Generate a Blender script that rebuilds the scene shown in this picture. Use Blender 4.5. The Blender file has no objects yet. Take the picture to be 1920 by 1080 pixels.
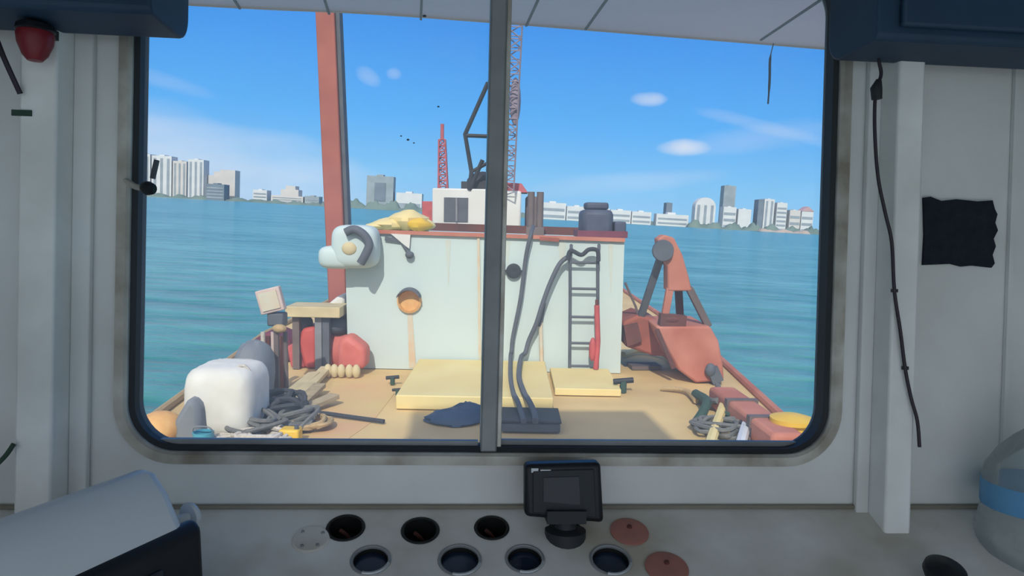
import bpy, bmesh, math, random
from mathutils import Vector, Matrix
random.seed(7)
V = Vector
scn = bpy.context.scene
COL = scn.collection
PI = math.pi
# ------------------------------------------------------------------ camera
FPX = 1371.0
YAW, PITCH, ROLL = math.radians(4.5), math.radians(0.9), math.radians(1.4)
CAM = V((0, 0, 1.55))
RC = Matrix.Rotation(-YAW, 3, 'Z') @ Matrix.Rotation(PI/2 - PITCH, 3, 'X') @ Matrix.Rotation(ROLL, 3, 'Z')
cam = bpy.data.cameras.new('camera'); cam.sensor_width = 36; cam.lens = 36*FPX/1920
cam.clip_start = .05; cam.clip_end = 20000
co = bpy.data.objects.new('camera', cam); COL.objects.link(co)
co.matrix_world = Matrix.Translation(CAM) @ RC.to_4x4(); scn.camera = co

def ray(px, py): return (RC @ V(((px-960)/FPX, (540-py)/FPX, -1))).normalized()

class Frame:
    def __init__(s, R, eye_h, origin=None):
        s.R = R; s.h = eye_h; s.O = origin if origin is not None else CAM - R.col[2]*eye_h
        s.eye = V((0, 0, eye_h)); s.M = Matrix.Translation(s.O) @ R.to_4x4()
    def d(s, px, py): return s.R.transposed() @ ray(px, py)
    def Y(s, px, py, Y): d = s.d(px, py); return s.eye + d*(Y/d.y)
    def Z(s, px, py, Z): d = s.d(px, py); return s.eye + d*((Z-s.h)/d.z)
def level_frame(slope, h, cy=404):
    a = ray(360, cy-600*slope); b = ray(1560, cy+600*slope)
    n = b.cross(a).normalized()
    if n.z < 0: n = -n
    f = ray(960, cy); f = (f - n*f.dot(n)).normalized(); r = f.cross(n)
    R = Matrix((r, f, n)).transposed()
    return Frame(R, h)
CABIN = Frame(Matrix.Identity(3), 1.55)
BARGE = level_frame(.020, 2.1)
SEA = level_frame(.057, 3.4)

# ------------------------------------------------------------------ materials
def lin(c):
    return tuple((x/255/12.92 if x/255 <= .04045 else ((x/255+.055)/1.055)**2.4) for x in c)
def mat(name, rgb, rough=.7, metal=0, var=None, scale=6, amount=.5, bump=0, spec=.4, detail=5, stretch=None):
    m = bpy.data.materials.new(name); m.use_nodes = True
    nt = m.node_tree; b = nt.nodes['Principled BSDF']
    b.inputs['Roughness'].default_value = rough; b.inputs['Metallic'].default_value = metal
    b.inputs['Specular IOR Level'].default_value = spec
    c = (*lin(rgb), 1); b.inputs['Base Color'].default_value = c
    if var is None: var = tuple(x*.82 for x in rgb)
    tc = nt.nodes.new('ShaderNodeTexCoord'); nz = nt.nodes.new('ShaderNodeTexNoise')
    nz.inputs['Scale'].default_value = scale; nz.inputs['Detail'].default_value = detail
    if stretch:
        mp = nt.nodes.new('ShaderNodeMapping'); mp.inputs['Scale'].default_value = stretch
        nt.links.new(tc.outputs['Object'], mp.inputs[0]); nt.links.new(mp.outputs[0], nz.inputs['Vector'])
    else: nt.links.new(tc.outputs['Object'], nz.inputs['Vector'])
    rp = nt.nodes.new('ShaderNodeMapRange'); rp.inputs[1].default_value = .5-.18; rp.inputs[2].default_value = .5+.22
    rp.inputs[3].default_value = 0; rp.inputs[4].default_value = amount*1.6
    nt.links.new(nz.outputs['Fac'], rp.inputs[0])
    mx = nt.nodes.new('ShaderNodeMix'); mx.data_type = 'RGBA'
    mx.inputs[6].default_value = c; mx.inputs[7].default_value = (*lin(var), 1)
    rp.clamp = True
    nt.links.new(rp.outputs[0], mx.inputs[0]); nt.links.new(mx.outputs[2], b.inputs['Base Color'])
    if bump:
        bp = nt.nodes.new('ShaderNodeBump'); bp.inputs['Strength'].default_value = bump; bp.inputs['Distance'].default_value = .02
        nt.links.new(nz.outputs['Fac'], bp.inputs['Height']); nt.links.new(bp.outputs[0], b.inputs['Normal'])
    return m
M = {}
M['wallpaint'] = mat('white_wall_paint', (232, 236, 236), .45, var=(192, 192, 186), scale=3.5, amount=.45, bump=.08)
M['postpaint'] = mat('white_post_paint', (244, 247, 246), .4, var=(190, 192, 186), scale=7, amount=.35, bump=.05)
M['dash'] = mat('grey_dash_paint', (228, 230, 230), .55, var=(176, 170, 154), scale=6, amount=.6, bump=.12)
M['dashgrime'] = mat('brown_grime', (140, 136, 122), .8)
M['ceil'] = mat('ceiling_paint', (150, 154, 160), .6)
M['floor'] = mat('floor_paint', (232, 232, 228), .6)
M['alu'] = mat('worn_aluminium', (208, 208, 200), .45, .35, var=(140, 130, 116), scale=14, amount=.6, bump=.1)
M['alud'] = mat('dull_dark_aluminium', (150, 154, 156), .5, .2, var=(116, 120, 122), scale=9)
M['gasket'] = mat('black_rubber', (46, 50, 54), .6)
M['black'] = mat('black_plastic', (24, 27, 32), .42, var=(16, 18, 22))
M['blackm'] = mat('black_steel', (52, 54, 58), .6, .2)
M['screen'] = mat('dark_screen', (44, 50, 56), .18)
M['blue'] = mat('dark_blue_cover', (38, 66, 92), .6, var=(24, 44, 66), scale=5, bump=.1)
M['red'] = mat('red_plastic', (140, 34, 42), .4, var=(90, 24, 34))
M['whitep'] = mat('white_plastic', (214, 220, 222), .35, var=(196, 202, 204), scale=3)
M['rustplug'] = mat('rust_red_primer', (176, 116, 104), .7, var=(146, 108, 98), scale=30)
M['gaugeblue'] = mat('dark_blue_gauge_face', (26, 42, 64), .15, spec=.6)
M['gaugedark'] = mat('dark_gauge_well', (30, 32, 32), .5)
M['glintbadge'] = mat('pale_glint_and_badge', (190, 196, 200), .3, .3)
M['cable'] = mat('purple_black_cable', (46, 40, 50), .5)
M['labelblue'] = mat('blue_bottle_label', (84, 148, 196), .5, var=(120, 176, 214))
M['visor'] = mat('weathered_white_visor', (240, 232, 226), .7, var=(204, 196, 190), scale=2.2, amount=.5, stretch=(1, 5, 1))
_nt = M['visor'].node_tree; _b = _nt.nodes['Principled BSDF']; _o = _nt.nodes['Material Output']
_t = _nt.nodes.new('ShaderNodeBsdfTranslucent'); _t.inputs[0].default_value = (.96, .84, .74, 1); _m = _nt.nodes.new('ShaderNodeMixShader'); _m.inputs[0].default_value = .8
_nt.links.new(_b.outputs[0], _m.inputs[1]); _nt.links.new(_t.outputs[0], _m.inputs[2]); _nt.links.new(_m.outputs[0], _o.inputs[0])
M['seam'] = mat('grey_seam', (140, 138, 138), .8)
M['sticker'] = mat('dark_felt_patch', (30, 38, 50), .95, var=(20, 26, 36), bump=.3, scale=60)
M['deck'] = mat('yellow_deck_paint', (244, 212, 148), .75, var=(212, 180, 126), scale=.9, amount=.6, bump=.1)
M['deckorange'] = mat('salmon_deck_paint', (236, 186, 136), .75, var=(232, 204, 140), scale=1.2, amount=.7)
M['coam'] = mat('pale_yellow_paint', (250, 232, 166), .65, var=(238, 210, 140), scale=1.5)
M['hull'] = mat('rusty_hull', (150, 96, 66), .8, var=(196, 150, 90), scale=1.2)
M['house'] = mat('pale_mint_paint', (214, 230, 226), .6, var=(206, 222, 220), scale=.8, amount=.5)
M['stain'] = mat('faint_runoff_stain', (188, 200, 192), .7, var=(192, 188, 172), scale=6)
M['house2'] = mat('white_paint', (240, 240, 236), .55, var=(224, 222, 214), scale=1.4)
M['rust'] = mat('rust', (186, 106, 84), .85, var=(140, 76, 60), scale=3, amount=.7, bump=.2)
M['rustl'] = mat('light_rust', (214, 142, 118), .85, var=(190, 112, 92), scale=2.5, amount=.7, bump=.2)
M['rustd'] = mat('dark_rust', (120, 70, 60), .85, var=(80, 54, 50), scale=3)
M['spud'] = mat('rusty_pink_steel', (192, 112, 96), .75, var=(168, 92, 80), scale=2, amount=.6, bump=.15)
M['orange'] = mat('orange_rust_stain', (246, 196, 124), .7, var=(232, 164, 96), scale=12)
M['streak'] = mat('tan_stain', (226, 196, 160), .7, var=(220, 216, 196), scale=5, amount=.8)
M['winchred'] = mat('faded_red_paint', (216, 92, 84), .6, var=(190, 70, 66), scale=4)
M['winchpink'] = mat('faded_pink_paint', (232, 128, 116), .65, var=(210, 100, 84), scale=5)
M['maroon'] = mat('maroon_paint', (130, 62, 80), .7)
M['cream'] = mat('cream_paint', (230, 212, 166), .7, var=(200, 182, 140), scale=4)
M['grey'] = mat('grey_paint', (150, 152, 156), .7, var=(120, 122, 126), scale=4)
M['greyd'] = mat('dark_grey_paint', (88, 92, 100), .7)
M['bag'] = mat('white_woven_bag', (244, 242, 232), .85, var=(226, 222, 210), scale=6, bump=.3)
M['tarpshade'] = mat('grey_tarp_and_bag_shade', (142, 148, 154), .8, var=(112, 118, 126), scale=3, bump=.3)
M['ropeg'] = mat('grey_rope', (128, 128, 124), .9, bump=.3, scale=40)
M['ropeb'] = mat('dark_rope', (62, 64, 70), .9, bump=.3, scale=40)
M['ropew'] = mat('pale_rope', (224, 216, 204), .9, bump=.3, scale=40)
M['ropet'] = mat('tan_rope', (206, 176, 128), .9, bump=.3, scale=40)
M['ropegn'] = mat('green_rope', (70, 96, 82), .9, bump=.3, scale=40)
M['yellow'] = mat('bright_yellow_paint', (250, 208, 66), .5, var=(244, 190, 60))
M['cyan'] = mat('cyan_plastic', (88, 180, 204), .45)
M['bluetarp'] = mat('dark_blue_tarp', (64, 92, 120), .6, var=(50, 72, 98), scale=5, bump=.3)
M['redpaint'] = mat('red_paint', (214, 96, 96), .55)
M['redlat'] = mat('faded_red_lattice', (214, 110, 118), .6)
M['boom'] = mat('grey_pink_lattice', (176, 160, 176), .6)
M['engine'] = mat('engine_blue_grey', (84, 92, 112), .6, var=(64, 70, 88), scale=8)
M['brown'] = mat('brown_steel', (124, 108, 104), .7)
M['lumber'] = mat('weathered_lumber', (196, 176, 140), .85, var=(150, 132, 104), scale=10, stretch=(1, 1, 6))
M['pinksign'] = mat('pale_pink_panel', (222, 200, 192), .6, var=(206, 178, 168), scale=9)
M['tugdeck'] = mat('tug_deck', (190, 194, 194), .7)
M['bld_white'] = mat('hazed_white_render', (232, 234, 236), .8, var=(214, 218, 222), scale=.05)  # pale building colours carry the distance haze
M['bld_cream'] = mat('hazed_cream_render', (226, 220, 216), .8, var=(208, 206, 204), scale=.05)
M['bld_grey'] = mat('hazed_grey_green_render', (168, 182, 190), .8, scale=.05)
M['bld_dark'] = mat('hazed_slate_render', (130, 146, 162), .8, scale=.05)
M['bld_win'] = mat('hazed_window_glass', (168, 180, 192), .4, scale=.05)
M['bld_pink'] = mat('hazed_pink_roof', (214, 176, 180), .8, scale=.05)
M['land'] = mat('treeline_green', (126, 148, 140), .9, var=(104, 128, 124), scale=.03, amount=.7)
M['beach'] = mat('sand', (206, 190, 176), .9, scale=.05)

for _k in ('deck deckorange coam hull house house2 rust rustl rustd spud orange streak winchred winchpink maroon cream grey bag greytarp ropeg ropew ropet ropegn yellow cyan '
           'bluetarp redpaint redlat boom engine brown lumber pinksign bld_white bld_cream bld_grey bld_dark bld_win bld_pink land beach').split():
    for _n in M[_k].node_tree.nodes:      # real paints are darker than they photograph in full sun
        if _n.type == 'MIX':
            for _i in (6, 7): _c = _n.inputs[_i].default_value; _n.inputs[_i].default_value = (_c[0]*.76, _c[1]*.76, _c[2]*.76, 1)
def glassy(name, tint, diff, dcol):
    m = bpy.data.materials.new(name); m.use_nodes = True; nt = m.node_tree
    nt.nodes.clear(); out = nt.nodes.new('ShaderNodeOutputMaterial')
    t = nt.nodes.new('ShaderNodeBsdfTransparent'); t.inputs[0].default_value = (*tint, 1)
    g = nt.nodes.new('ShaderNodeBsdfGlossy'); g.inputs['Roughness'].default_value = .03
    fr = nt.nodes.new('ShaderNodeFresnel'); fr.inputs[0].default_value = 1.35
    mx = nt.nodes.new('ShaderNodeMixShader'); nt.links.new(fr.outputs[0], mx.inputs[0])
    nt.links.new(t.outputs[0], mx.inputs[1]); nt.links.new(g.outputs[0], mx.inputs[2])
    d = nt.nodes.new('ShaderNodeBsdfDiffuse'); d.inputs[0].default_value = (*dcol, 1)
    tr = nt.nodes.new('ShaderNodeBsdfTranslucent'); tr.inputs[0].default_value = (*dcol, 1)
    m1 = nt.nodes.new('ShaderNodeMixShader'); m1.inputs[0].default_value = .5
    nt.links.new(d.outputs[0], m1.inputs[1]); nt.links.new(tr.outputs[0], m1.inputs[2])
    nz = nt.nodes.new('ShaderNodeTexNoise'); nz.inputs['Scale'].default_value = 4
    mr = nt.nodes.new('ShaderNodeMapRange'); mr.inputs[3].default_value = diff*.6; mr.inputs[4].default_value = diff*1.4
    nt.links.new(nz.outputs['Fac'], mr.inputs[0])
    m2 = nt.nodes.new('ShaderNodeMixShader'); nt.links.new(mr.outputs[0], m2.inputs[0])
    nt.links.new(mx.outputs[0], m2.inputs[1]); nt.links.new(m1.outputs[0], m2.inputs[2])
    nt.links.new(m2.outputs[0], out.inputs[0]); return m
M['pane'] = glassy('hazy_window_glass', (.97, .985, .98), .15, (.88, .9, .92))
M['pet'] = glassy('clear_bottle_plastic', (.86, .9, .9), .24, (.8, .86, .88))

# water
def water_mat():
    m = bpy.data.materials.new('choppy_sea_water'); m.use_nodes = True; nt = m.node_tree
    b = nt.nodes['Principled BSDF']; b.inputs['Roughness'].default_value = .22; b.inputs['IOR'].default_value = 1.33
    b.inputs['Specular IOR Level'].default_value = .5
    tc = nt.nodes.new('ShaderNodeTexCoord')
    def nz(scale, st, det=4):
        mp = nt.nodes.new('ShaderNodeMapping'); mp.inputs['Scale'].default_value = st
        mp.inputs['Rotation'].default_value = (0, 0, .25)
        n = nt.nodes.new('ShaderNodeTexNoise'); n.inputs['Scale'].default_value = scale; n.inputs['Detail'].default_value = det
        nt.links.new(tc.outputs['Object'], mp.inputs[0]); nt.links.new(mp.outputs[0], n.inputs['Vector']); return n
    n1 = nz(.55, (.5, 1.3, 1), 7); n2 = nz(.05, (.5, 1.6, 1), 4)
    mx = nt.nodes.new('ShaderNodeMix'); mx.data_type = 'RGBA'
    mx.inputs[6].default_value = (*lin((34, 112, 100)), 1); mx.inputs[7].default_value = (*lin((104, 168, 158)), 1)
    ad = nt.nodes.new('ShaderNodeMath'); ad.operation = 'ADD'
    nt.links.new(n1.outputs['Fac'], ad.inputs[0]); nt.links.new(n2.outputs['Fac'], ad.inputs[1])
    mr = nt.nodes.new('ShaderNodeMapRange'); mr.inputs[1].default_value = .75; mr.inputs[2].default_value = 1.3
    nt.links.new(ad.outputs[0], mr.inputs[0]); nt.links.new(mr.outputs[0], mx.inputs[0]); nt.links.new(mx.outputs[2], b.inputs['Base Color'])
    bp = nt.nodes.new('ShaderNodeBump'); bp.inputs['Strength'].default_value = 1; bp.inputs['Distance'].default_value = .5
    nt.links.new(n1.outputs['Fac'], bp.inputs['Height']); nt.links.new(bp.outputs[0], b.inputs['Normal'])
    return m
M['water'] = water_mat()

# ------------------------------------------------------------------ mesh building
class MB:
    def __init__(s): s.v = []; s.f = []
    def add(s, vs, fs):
        b = len(s.v); s.v += [V(v) for v in vs]; s.f += [tuple(b+i for i in f) for f in fs]; return s
    def obb(s, c, ax, ay, az):
        c, ax, ay, az = V(c), V(ax), V(ay), V(az)
        vs = [c+ax*i+ay*j+az*k for k in (-1, 1) for j in (-1, 1) for i in (-1, 1)]
        return s.add(vs, [(0, 2, 3, 1), (4, 5, 7, 6), (0, 1, 5, 4), (2, 6, 7, 3), (0, 4, 6, 2), (1, 3, 7, 5)])
    def box(s, lo, hi):
        lo, hi = V(lo), V(hi); h = (hi-lo)/2
        return s.obb((lo+hi)/2, (h.x, 0, 0), (0, h.y, 0), (0, 0, h.z))
    def beam(s, p0, p1, w, h=None, up=(0, 0, 1)):
        p0, p1 = V(p0), V(p1); d = p1-p0; h = h or w
        u = V(up) if abs(d.normalized().dot(V(up))) < .98 else V((0, 1, 0))
        x = d.cross(u).normalized()*w/2; z = x.cross(d).normalized()*h/2
        return s.obb((p0+p1)/2, x, d/2, z)
    def cyl(s, p0, p1, r0, r1=None, n=16):
        p0, p1 = V(p0), V(p1); r1 = r0 if r1 is None else r1; d = (p1-p0).normalized()
        u = V((0, 0, 1)) if abs(d.z) < .9 else V((1, 0, 0)); x = d.cross(u).normalized(); y = d.cross(x)
        vs = [p0+(x*math.cos(2*PI*i/n)+y*math.sin(2*PI*i/n))*r0 for i in range(n)] + \
             [p1+(x*math.cos(2*PI*i/n)+y*math.sin(2*PI*i/n))*r1 for i in range(n)]
        fs = [(i, (i+1) % n, n+(i+1) % n, n+i) for i in range(n)] + [tuple(range(n))[::-1], tuple(range(n, 2*n))]
        return s.add(vs, fs)
    def tube(s, pts, r, n=8, closed=False):
        pts = [V(p) for p in pts]; m = len(pts); vs = []
        x = None
        for i in range(m):
            a = pts[i-1] if (i or closed) else pts[i]; b = pts[(i+1) % m] if (i < m-1 or closed) else pts[i]
            d = (b-a).normalized() if (b-a).length > 1e-9 else V((0, 0, 1))
            if x is None: u = V((0, 0, 1)) if abs(d.z) < .9 else V((1, 0, 0)); x = d.cross(u).normalized()
            else:
                x = x - d*x.dot(d); x = x.normalized()
            y = d.cross(x)
            rr = r[i] if isinstance(r, (list, tuple)) else r
            vs += [pts[i]+(x*math.cos(2*PI*k/n)+y*math.sin(2*PI*k/n))*rr for k in range(n)]
        fs = []
        for i in range(m if closed else m-1):
            a, b = i*n, ((i+1) % m)*n
            fs += [(a+k, a+(k+1) % n, b+(k+1) % n, b+k) for k in range(n)]
        if not closed: fs += [tuple(range(n))[::-1], tuple(range((m-1)*n, m*n))]
        return s.add(vs, fs)
    def prism(s, pts, dv):
        pts = [V(p) for p in pts]; dv = V(dv); n = len(pts)
        return s.add(pts+[p+dv for p in pts], [tuple(range(n))[::-1], tuple(range(n, 2*n))] +
                     [(i, (i+1) % n, n+(i+1) % n, n+i) for i in range(n)])
    def lathe(s, prof, c, axis=(0, 0, 1), n=28):
        c, d = V(c), V(axis).normalized(); u = V((0, 0, 1)) if abs(d.z) < .9 else V((1, 0, 0))
        x = d.cross(u).normalized(); y = d.cross(x); vs = []; fs = []
        for r, z in prof:
            vs += [c+d*z+(x*math.cos(2*PI*k/n)+y*math.sin(2*PI*k/n))*max(r, 1e-4) for k in range(n)]
        for i in range(len(prof)-1):
            fs += [(i*n+k, i*n+(k+1) % n, (i+1)*n+(k+1) % n, (i+1)*n+k) for k in range(n)]
        return s.add(vs, fs)
    def ell(s, c, r, e=1.0, nu=24, nv=14, rot=None, jit=0):
        c = V(c); vs = []; fs = []
        sp = lambda t: math.copysign(abs(t)**e, t)
        rnd = random.Random(int(c.x*1000+c.y*77))
        for j in range(nv+1):
            ph = -PI/2+PI*j/nv
            for i in range(nu):
                th = 2*PI*i/nu
                p = V((r[0]*sp(math.cos(ph))*sp(math.cos(th)), r[1]*sp(math.cos(ph))*sp(math.sin(th)), r[2]*sp(math.sin(ph))))
                if jit and 0 < j < nv: p *= 1+rnd.uniform(-jit, jit)
                if rot: p = rot @ p
                vs.append(c+p)
        for j in range(nv):
            fs += [(j*nu+i, j*nu+(i+1) % nu, (j+1)*nu+(i+1) % nu, (j+1)*nu+i) for i in range(nu)]
        return s.add(vs, fs)
    def lattice(s, p0, p1, w, bays, r, up=(0, 1, 0), w1=None):
        p0, p1 = V(p0), V(p1); d = (p1-p0); w1 = w1 or w
        x = d.cross(V(up)).normalized(); y = d.cross(x).normalized()
        cs = lambda t: [p0+d*t+(x*a+y*b)*(w+(w1-w)*t)/2 for a, b in ((-1, -1), (1, -1), (1, 1), (-1, 1))]
        A, B = cs(0), cs(1)
        for i in range(4): s.cyl(A[i], B[i], r, n=6)
        for k in range(bays):
            a, b = cs(k/bays), cs((k+1)/bays)
            for i in range(4):
                j = (i+1) % 4
                s.cyl(a[i] if k % 2 else a[j], b[j] if k % 2 else b[i], r*.7, n=5)
                s.cyl(b[i], b[j], r*.6, n=5)
        return s
def smoothed(pts, k=6, closed=False):
    pts = [V(p) for p in pts]; n = len(pts); out = []
    rng = range(n if closed else n-1)
    for i in rng:
        g = lambda j: pts[j % n] if closed else pts[min(max(j, 0), n-1)]
        a, b, c, d = g(i-1), g(i), g(i+1), g(i+2)
        for t in range(k):
            t /= k
            out.append(.5*((2*b)+(c-a)*t+(2*a-5*b+4*c-d)*t*t+(3*b-a-3*c+d)*t**3))
    if not closed: out.append(pts[-1])
    return out

def mesh_of(name, mb, material, base=V((0, 0, 0)), bevel=0, seg=2, smooth=True):
    me = bpy.data.meshes.new(name)
    me.from_pydata([tuple(v-base) for v in mb.v], [], mb.f); me.validate()
    bm = bmesh.new(); bm.from_mesh(me); bmesh.ops.recalc_face_normals(bm, faces=bm.faces); bm.to_mesh(me); bm.free()
    me.materials.append(M[material])
    if smooth:
        me.polygons.foreach_set('use_smooth', [True]*len(me.polygons)); me.set_sharp_from_angle(angle=math.radians(38))
    o = bpy.data.objects.new(name, me); COL.objects.link(o)
    if bevel:
        b = o.modifiers.new('bevel', 'BEVEL'); b.width = bevel; b.segments = seg; b.limit_method = 'ANGLE'; b.angle_limit = math.radians(40)
        b.harden_normals = False
    return o
def props(o, label, cat, group=None, kind=None):
    if label: o['label'] = label
    if cat: o['category'] = cat
    if group: o['group'] = group
    if kind: o['kind'] = kind
def rest(mb):      # nothing on the barge sinks below its deck
    for v in mb.v: v.z = max(v.z, .004)
class Thing:
    def __init__(s, name, label, cat, frame, base, group=None, kind=None):
        s.F = frame; s.base = V(base)
        s.o = bpy.data.objects.new(name, None); COL.objects.link(s.o); s.o.empty_display_size = .1
        s.o.matrix_world = frame.M @ Matrix.Translation(s.base); props(s.o, label, cat, group, kind)
    def part(s, name, mb, material, parent=None, label=None, **k):
        if s.F is BARGE and s.o.name != 'barge': rest(mb)
        o = mesh_of(name, mb, material, s.base, **k); o.parent = parent or s.o
        if label: o['label'] = label
        return o
def single(name, mb, material, label, cat, frame, base=(0, 0, 0), group=None, kind=None, **k):
    base = V(base)
    if frame is BARGE: rest(mb)
    o = mesh_of(name, mb, material, base, **k)
    o.matrix_world = frame.M @ Matrix.Translation(base); props(o, label, cat, group, kind); return o
def struct(name, mb, material, label=None, frame=CABIN, **k):
    return single(name, mb, material, label, None, frame, kind='structure', **k)

# ================================================================== CABIN
WY = 1.10
W = lambda px, py, y=WY: CABIN.Y(px, py, y)
pa = W(235, 500); pb = W(1566, 500); pc = W(900, 850)
WX0, WX1 = W(226, 600).x, W(1580, 400).x
WZ0 = (W(400, 862).z + W(1400, 866).z)/2; WZ1 = W(930, -120).z
def rrect(x0, x1, z0, z1, r, y, n=10):
    pts = []
    for cx, cz, a0 in ((x1-r, z0+r, -PI/2), (x1-r, z1-r, 0), (x0+r, z1-r, PI/2), (x0+r, z0+r, PI)):
        for i in range(n+1):
            a = a0+PI/2*i/n; pts.append(V((cx+r*math.cos(a), y, cz+r*math.sin(a))))
    return pts
RAD = .082
def ringloft(mb, prof, n=10):
    rings = [rrect(WX0+i, WX1-i, WZ0+i, WZ1-i, max(RAD-i, .01), y, n) for i, y in prof]
    m = len(rings[0]); vs = [p for r in rings for p in r]; fs = []
    k = len(rings)
    for a in range(k):
        b = (a+1) % k
        fs += [(a*m+i, a*m+(i+1) % m, b*m+(i+1) % m, b*m+i) for i in range(m)]
    return mb.add(vs, fs)
def holed(outer, holes, normal, z0=0):
    bm = bmesh.new(); es = []
    for lp in [outer]+holes:
        vs = [bm.verts.new(p) for p in lp]
        for i in range(len(vs)): es.append(bm.edges.new((vs[i], vs[(i+1) % len(vs)])))
    bmesh.ops.triangle_fill(bm, use_beauty=True, use_dissolve=False, edges=es, normal=normal)
    bm.verts.index_update()
    mb = MB(); mb.add([v.co.copy() for v in bm.verts], [tuple(v.index for v in f.verts) for f in bm.faces]); bm.free(); return mb
LX, RX = -1.0, 1.2
FRONT = holed([V((LX, WY, 0)), V((RX, WY, 0)), V((RX, WY, 2.3)), V((LX, WY, 2.3))],
              [rrect(WX0+.006, WX1-.006, WZ0+.006, WZ1-.006, RAD-.006, WY)], (0, -1, 0))
fw = struct('wall_front', FRONT, 'wallpaint', 'white painted wheelhouse front wall around the window', smooth=False)
sm = fw.modifiers.new('solid', 'SOLIDIFY'); sm.thickness = .05; sm.offset = 0
for v in fw.data.vertices: v.co.y += .025
struct('floor', MB().box((LX-.05, -1.2, -.05), (RX+.05, WY+.05, 0)), 'floor', 'grey wheelhouse floor')
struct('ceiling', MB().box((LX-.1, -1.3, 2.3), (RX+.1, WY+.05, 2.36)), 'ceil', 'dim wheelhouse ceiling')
def sidewall(name, x0, x1):
    m = MB()
    m.box((x0, .0, 0), (x1, WY, 2.3)); m.box((x0, -1.2, 0), (x1, .0, .8)); m.box((x0, -1.2, 1.9), (x1, .0, 2.3))
    struct(name, m, 'wallpaint', 'white painted side wall of the wheelhouse', smooth=False)
sidewall('wall_left', LX-.05, LX); sidewall('wall_right', RX, RX+.05)
m = MB(); m.box((LX, -1.2, 2.05), (RX, -1.15, 2.3)); m.box((LX, -1.2, 0), (-.85, -1.15, 2.05)); m.box((1.05, -1.2, 0), (RX, -1.15, 2.05))
struct('wall_back', m, 'wallpaint', 'rear wheelhouse wall with wide openings', smooth=False)
# unseen block added above the ceiling to throw the tug's shadow on the barge
UX0, UX1 = -1.50, .78
m = MB(); m.box((UX0, -1.2, 2.365), (UX1, .95, 4.50)); m.box((UX0-.12, -1.3, 4.50), (UX1+.12, 1.15, 4.58))
struct('shadow_caster', m, 'house2', 'unseen block added above the ceiling to cast the shadow', smooth=False)
# tug hull and foredeck
m = MB(); m.prism([(-1.9, -3, -.05), (2.1, -3, -.05), (2.1, 2.6, -.05), (1.3, 4.0, -.05), (-1.1, 4.0, -.05), (-1.9, 2.6, -.05)], (0, 0, -1.6))
struct('floor_foredeck', m, 'tugdeck', 'tug foredeck below the wheelhouse window', smooth=False)

struct('floor_bounce', MB().box((-1.9, -6, -.10), (2.1, -1.21, -.04)), 'tugdeck', 'unseen pale deck added behind the wheelhouse to bounce sunlight inside')  # unseen pale slab added astern to bounce sunlight into the cabin
# window
win = Thing('window_1', 'rounded aluminium sliding wheelhouse window', None, CABIN, (WX0, WY, WZ0), kind='structure')
fr = win.part('window_frame', ringloft(MB(), [(-.006, WY-.001), (-.005, WY-.008), (.009, WY-.010), (.013, WY-.006), (.0145, WY+.045), (-.0, WY+.045)]), 'alu')
win.part('gasket', ringloft(MB(), [(.0140, WY-.001), (.0200, WY+.004), (.0200, WY+.034), (.0140, WY+.036)]), 'gasket')
yS = WY+.012
mt, mbm = W(934, 0, yS), W(913, 850, yS)
mxz = lambda z: mt.x+(mbm.x-mt.x)*(z-mt.z)/(mbm.z-mt.z)
hw = .0145
m = MB(); m.box((mt.x-hw+.003, WY-.004, WZ0+.014), (mt.x+hw-.001, WY+.036, WZ1-.014))
mul = win.part('mullion', m, 'alud', bevel=.003)
m = MB(); m.box((mt.x+hw-.001, WY+.004, WZ0+.02), (mt.x+hw+.006, WY+.03, WZ1-.02)); win.part('pull_strip', m, 'alu', parent=mul, bevel=.001)
def sash(x0, x1, y):
    m = MB(); t = .009
    m.box((x0, y-.006, WZ0+.018), (x1, y+.006, WZ0+.018+t)); m.box((x0, y-.006, WZ1-.018-t), (x1, y+.006, WZ1-.018))
    return m
win.part('sash', sash(WX0+.05, mt.x-hw, WY+.018), 'alud'); win.part('sash', sash(mt.x+hw, WX1-.05, WY+.026), 'alud')
def pane(x0, x1, y, rl, rr):
    pts = []; n = 8; z0, z1 = WZ0+.019, WZ1-.019
    def corner(cx, cz, a0, r):
        if r == 0: pts.append(V((cx, y, cz))); return
        for i in range(n+1): a = a0+PI/2*i/n; pts.append(V((cx+r*math.cos(a), y, cz+r*math.sin(a))))
    corner(x1-rr, z0+rr, -PI/2, rr); corner(x1-rr, z1-rr, 0, rr); corner(x0+rl, z1-rl, PI/2, rl); corner(x0+rl, z0+rl, PI, rl)
    return MB().add(pts, [tuple(range(len(pts)))])
pl = win.part('pane', pane(WX0+.019, mt.x, WY+.020, .062, 0), 'pane', smooth=False)
pr = win.part('pane', pane(mt.x, WX1-.019, WY+.028, 0, .062), 'pane', smooth=False)
m = MB()
for px, py, s_ in ((765, 262, .0022), (752, 255, .0015), (822, 200, .0018), (796, 30, .003), (776, 268, .0014)):
    p = W(px, py, WY+.0185); m.ell(p, (s_, .0006, s_*.7), nu=8, nv=5)
win.part('dirt_speck', m, 'greyd', parent=pl)
# pane latch on left jamb
a = W(236, 338, WY-.006); b = W(278, 353, WY-.035)
m = MB(); m.tube(smoothed([a, (a+b)/2+V((0, -.004, -.004)), b], 4), .0045, 8); lt = win.part('latch', m, 'alu')
m = MB(); m.lathe([(0, -.009), (.008, -.008), (.010, 0), (.008, .008), (0, .009)], b, (1, -.6, -.2), 14); win.part('latch_knob', m, 'black', parent=lt)
m = MB(); m.beam(W(286, 335, WY+.008), W(294, 300, WY+.008), .006, .006); win.part('pane_reflection', m, 'greyd', parent=lt)  # grey strip stands in for a faint reflection beside the latch

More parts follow.
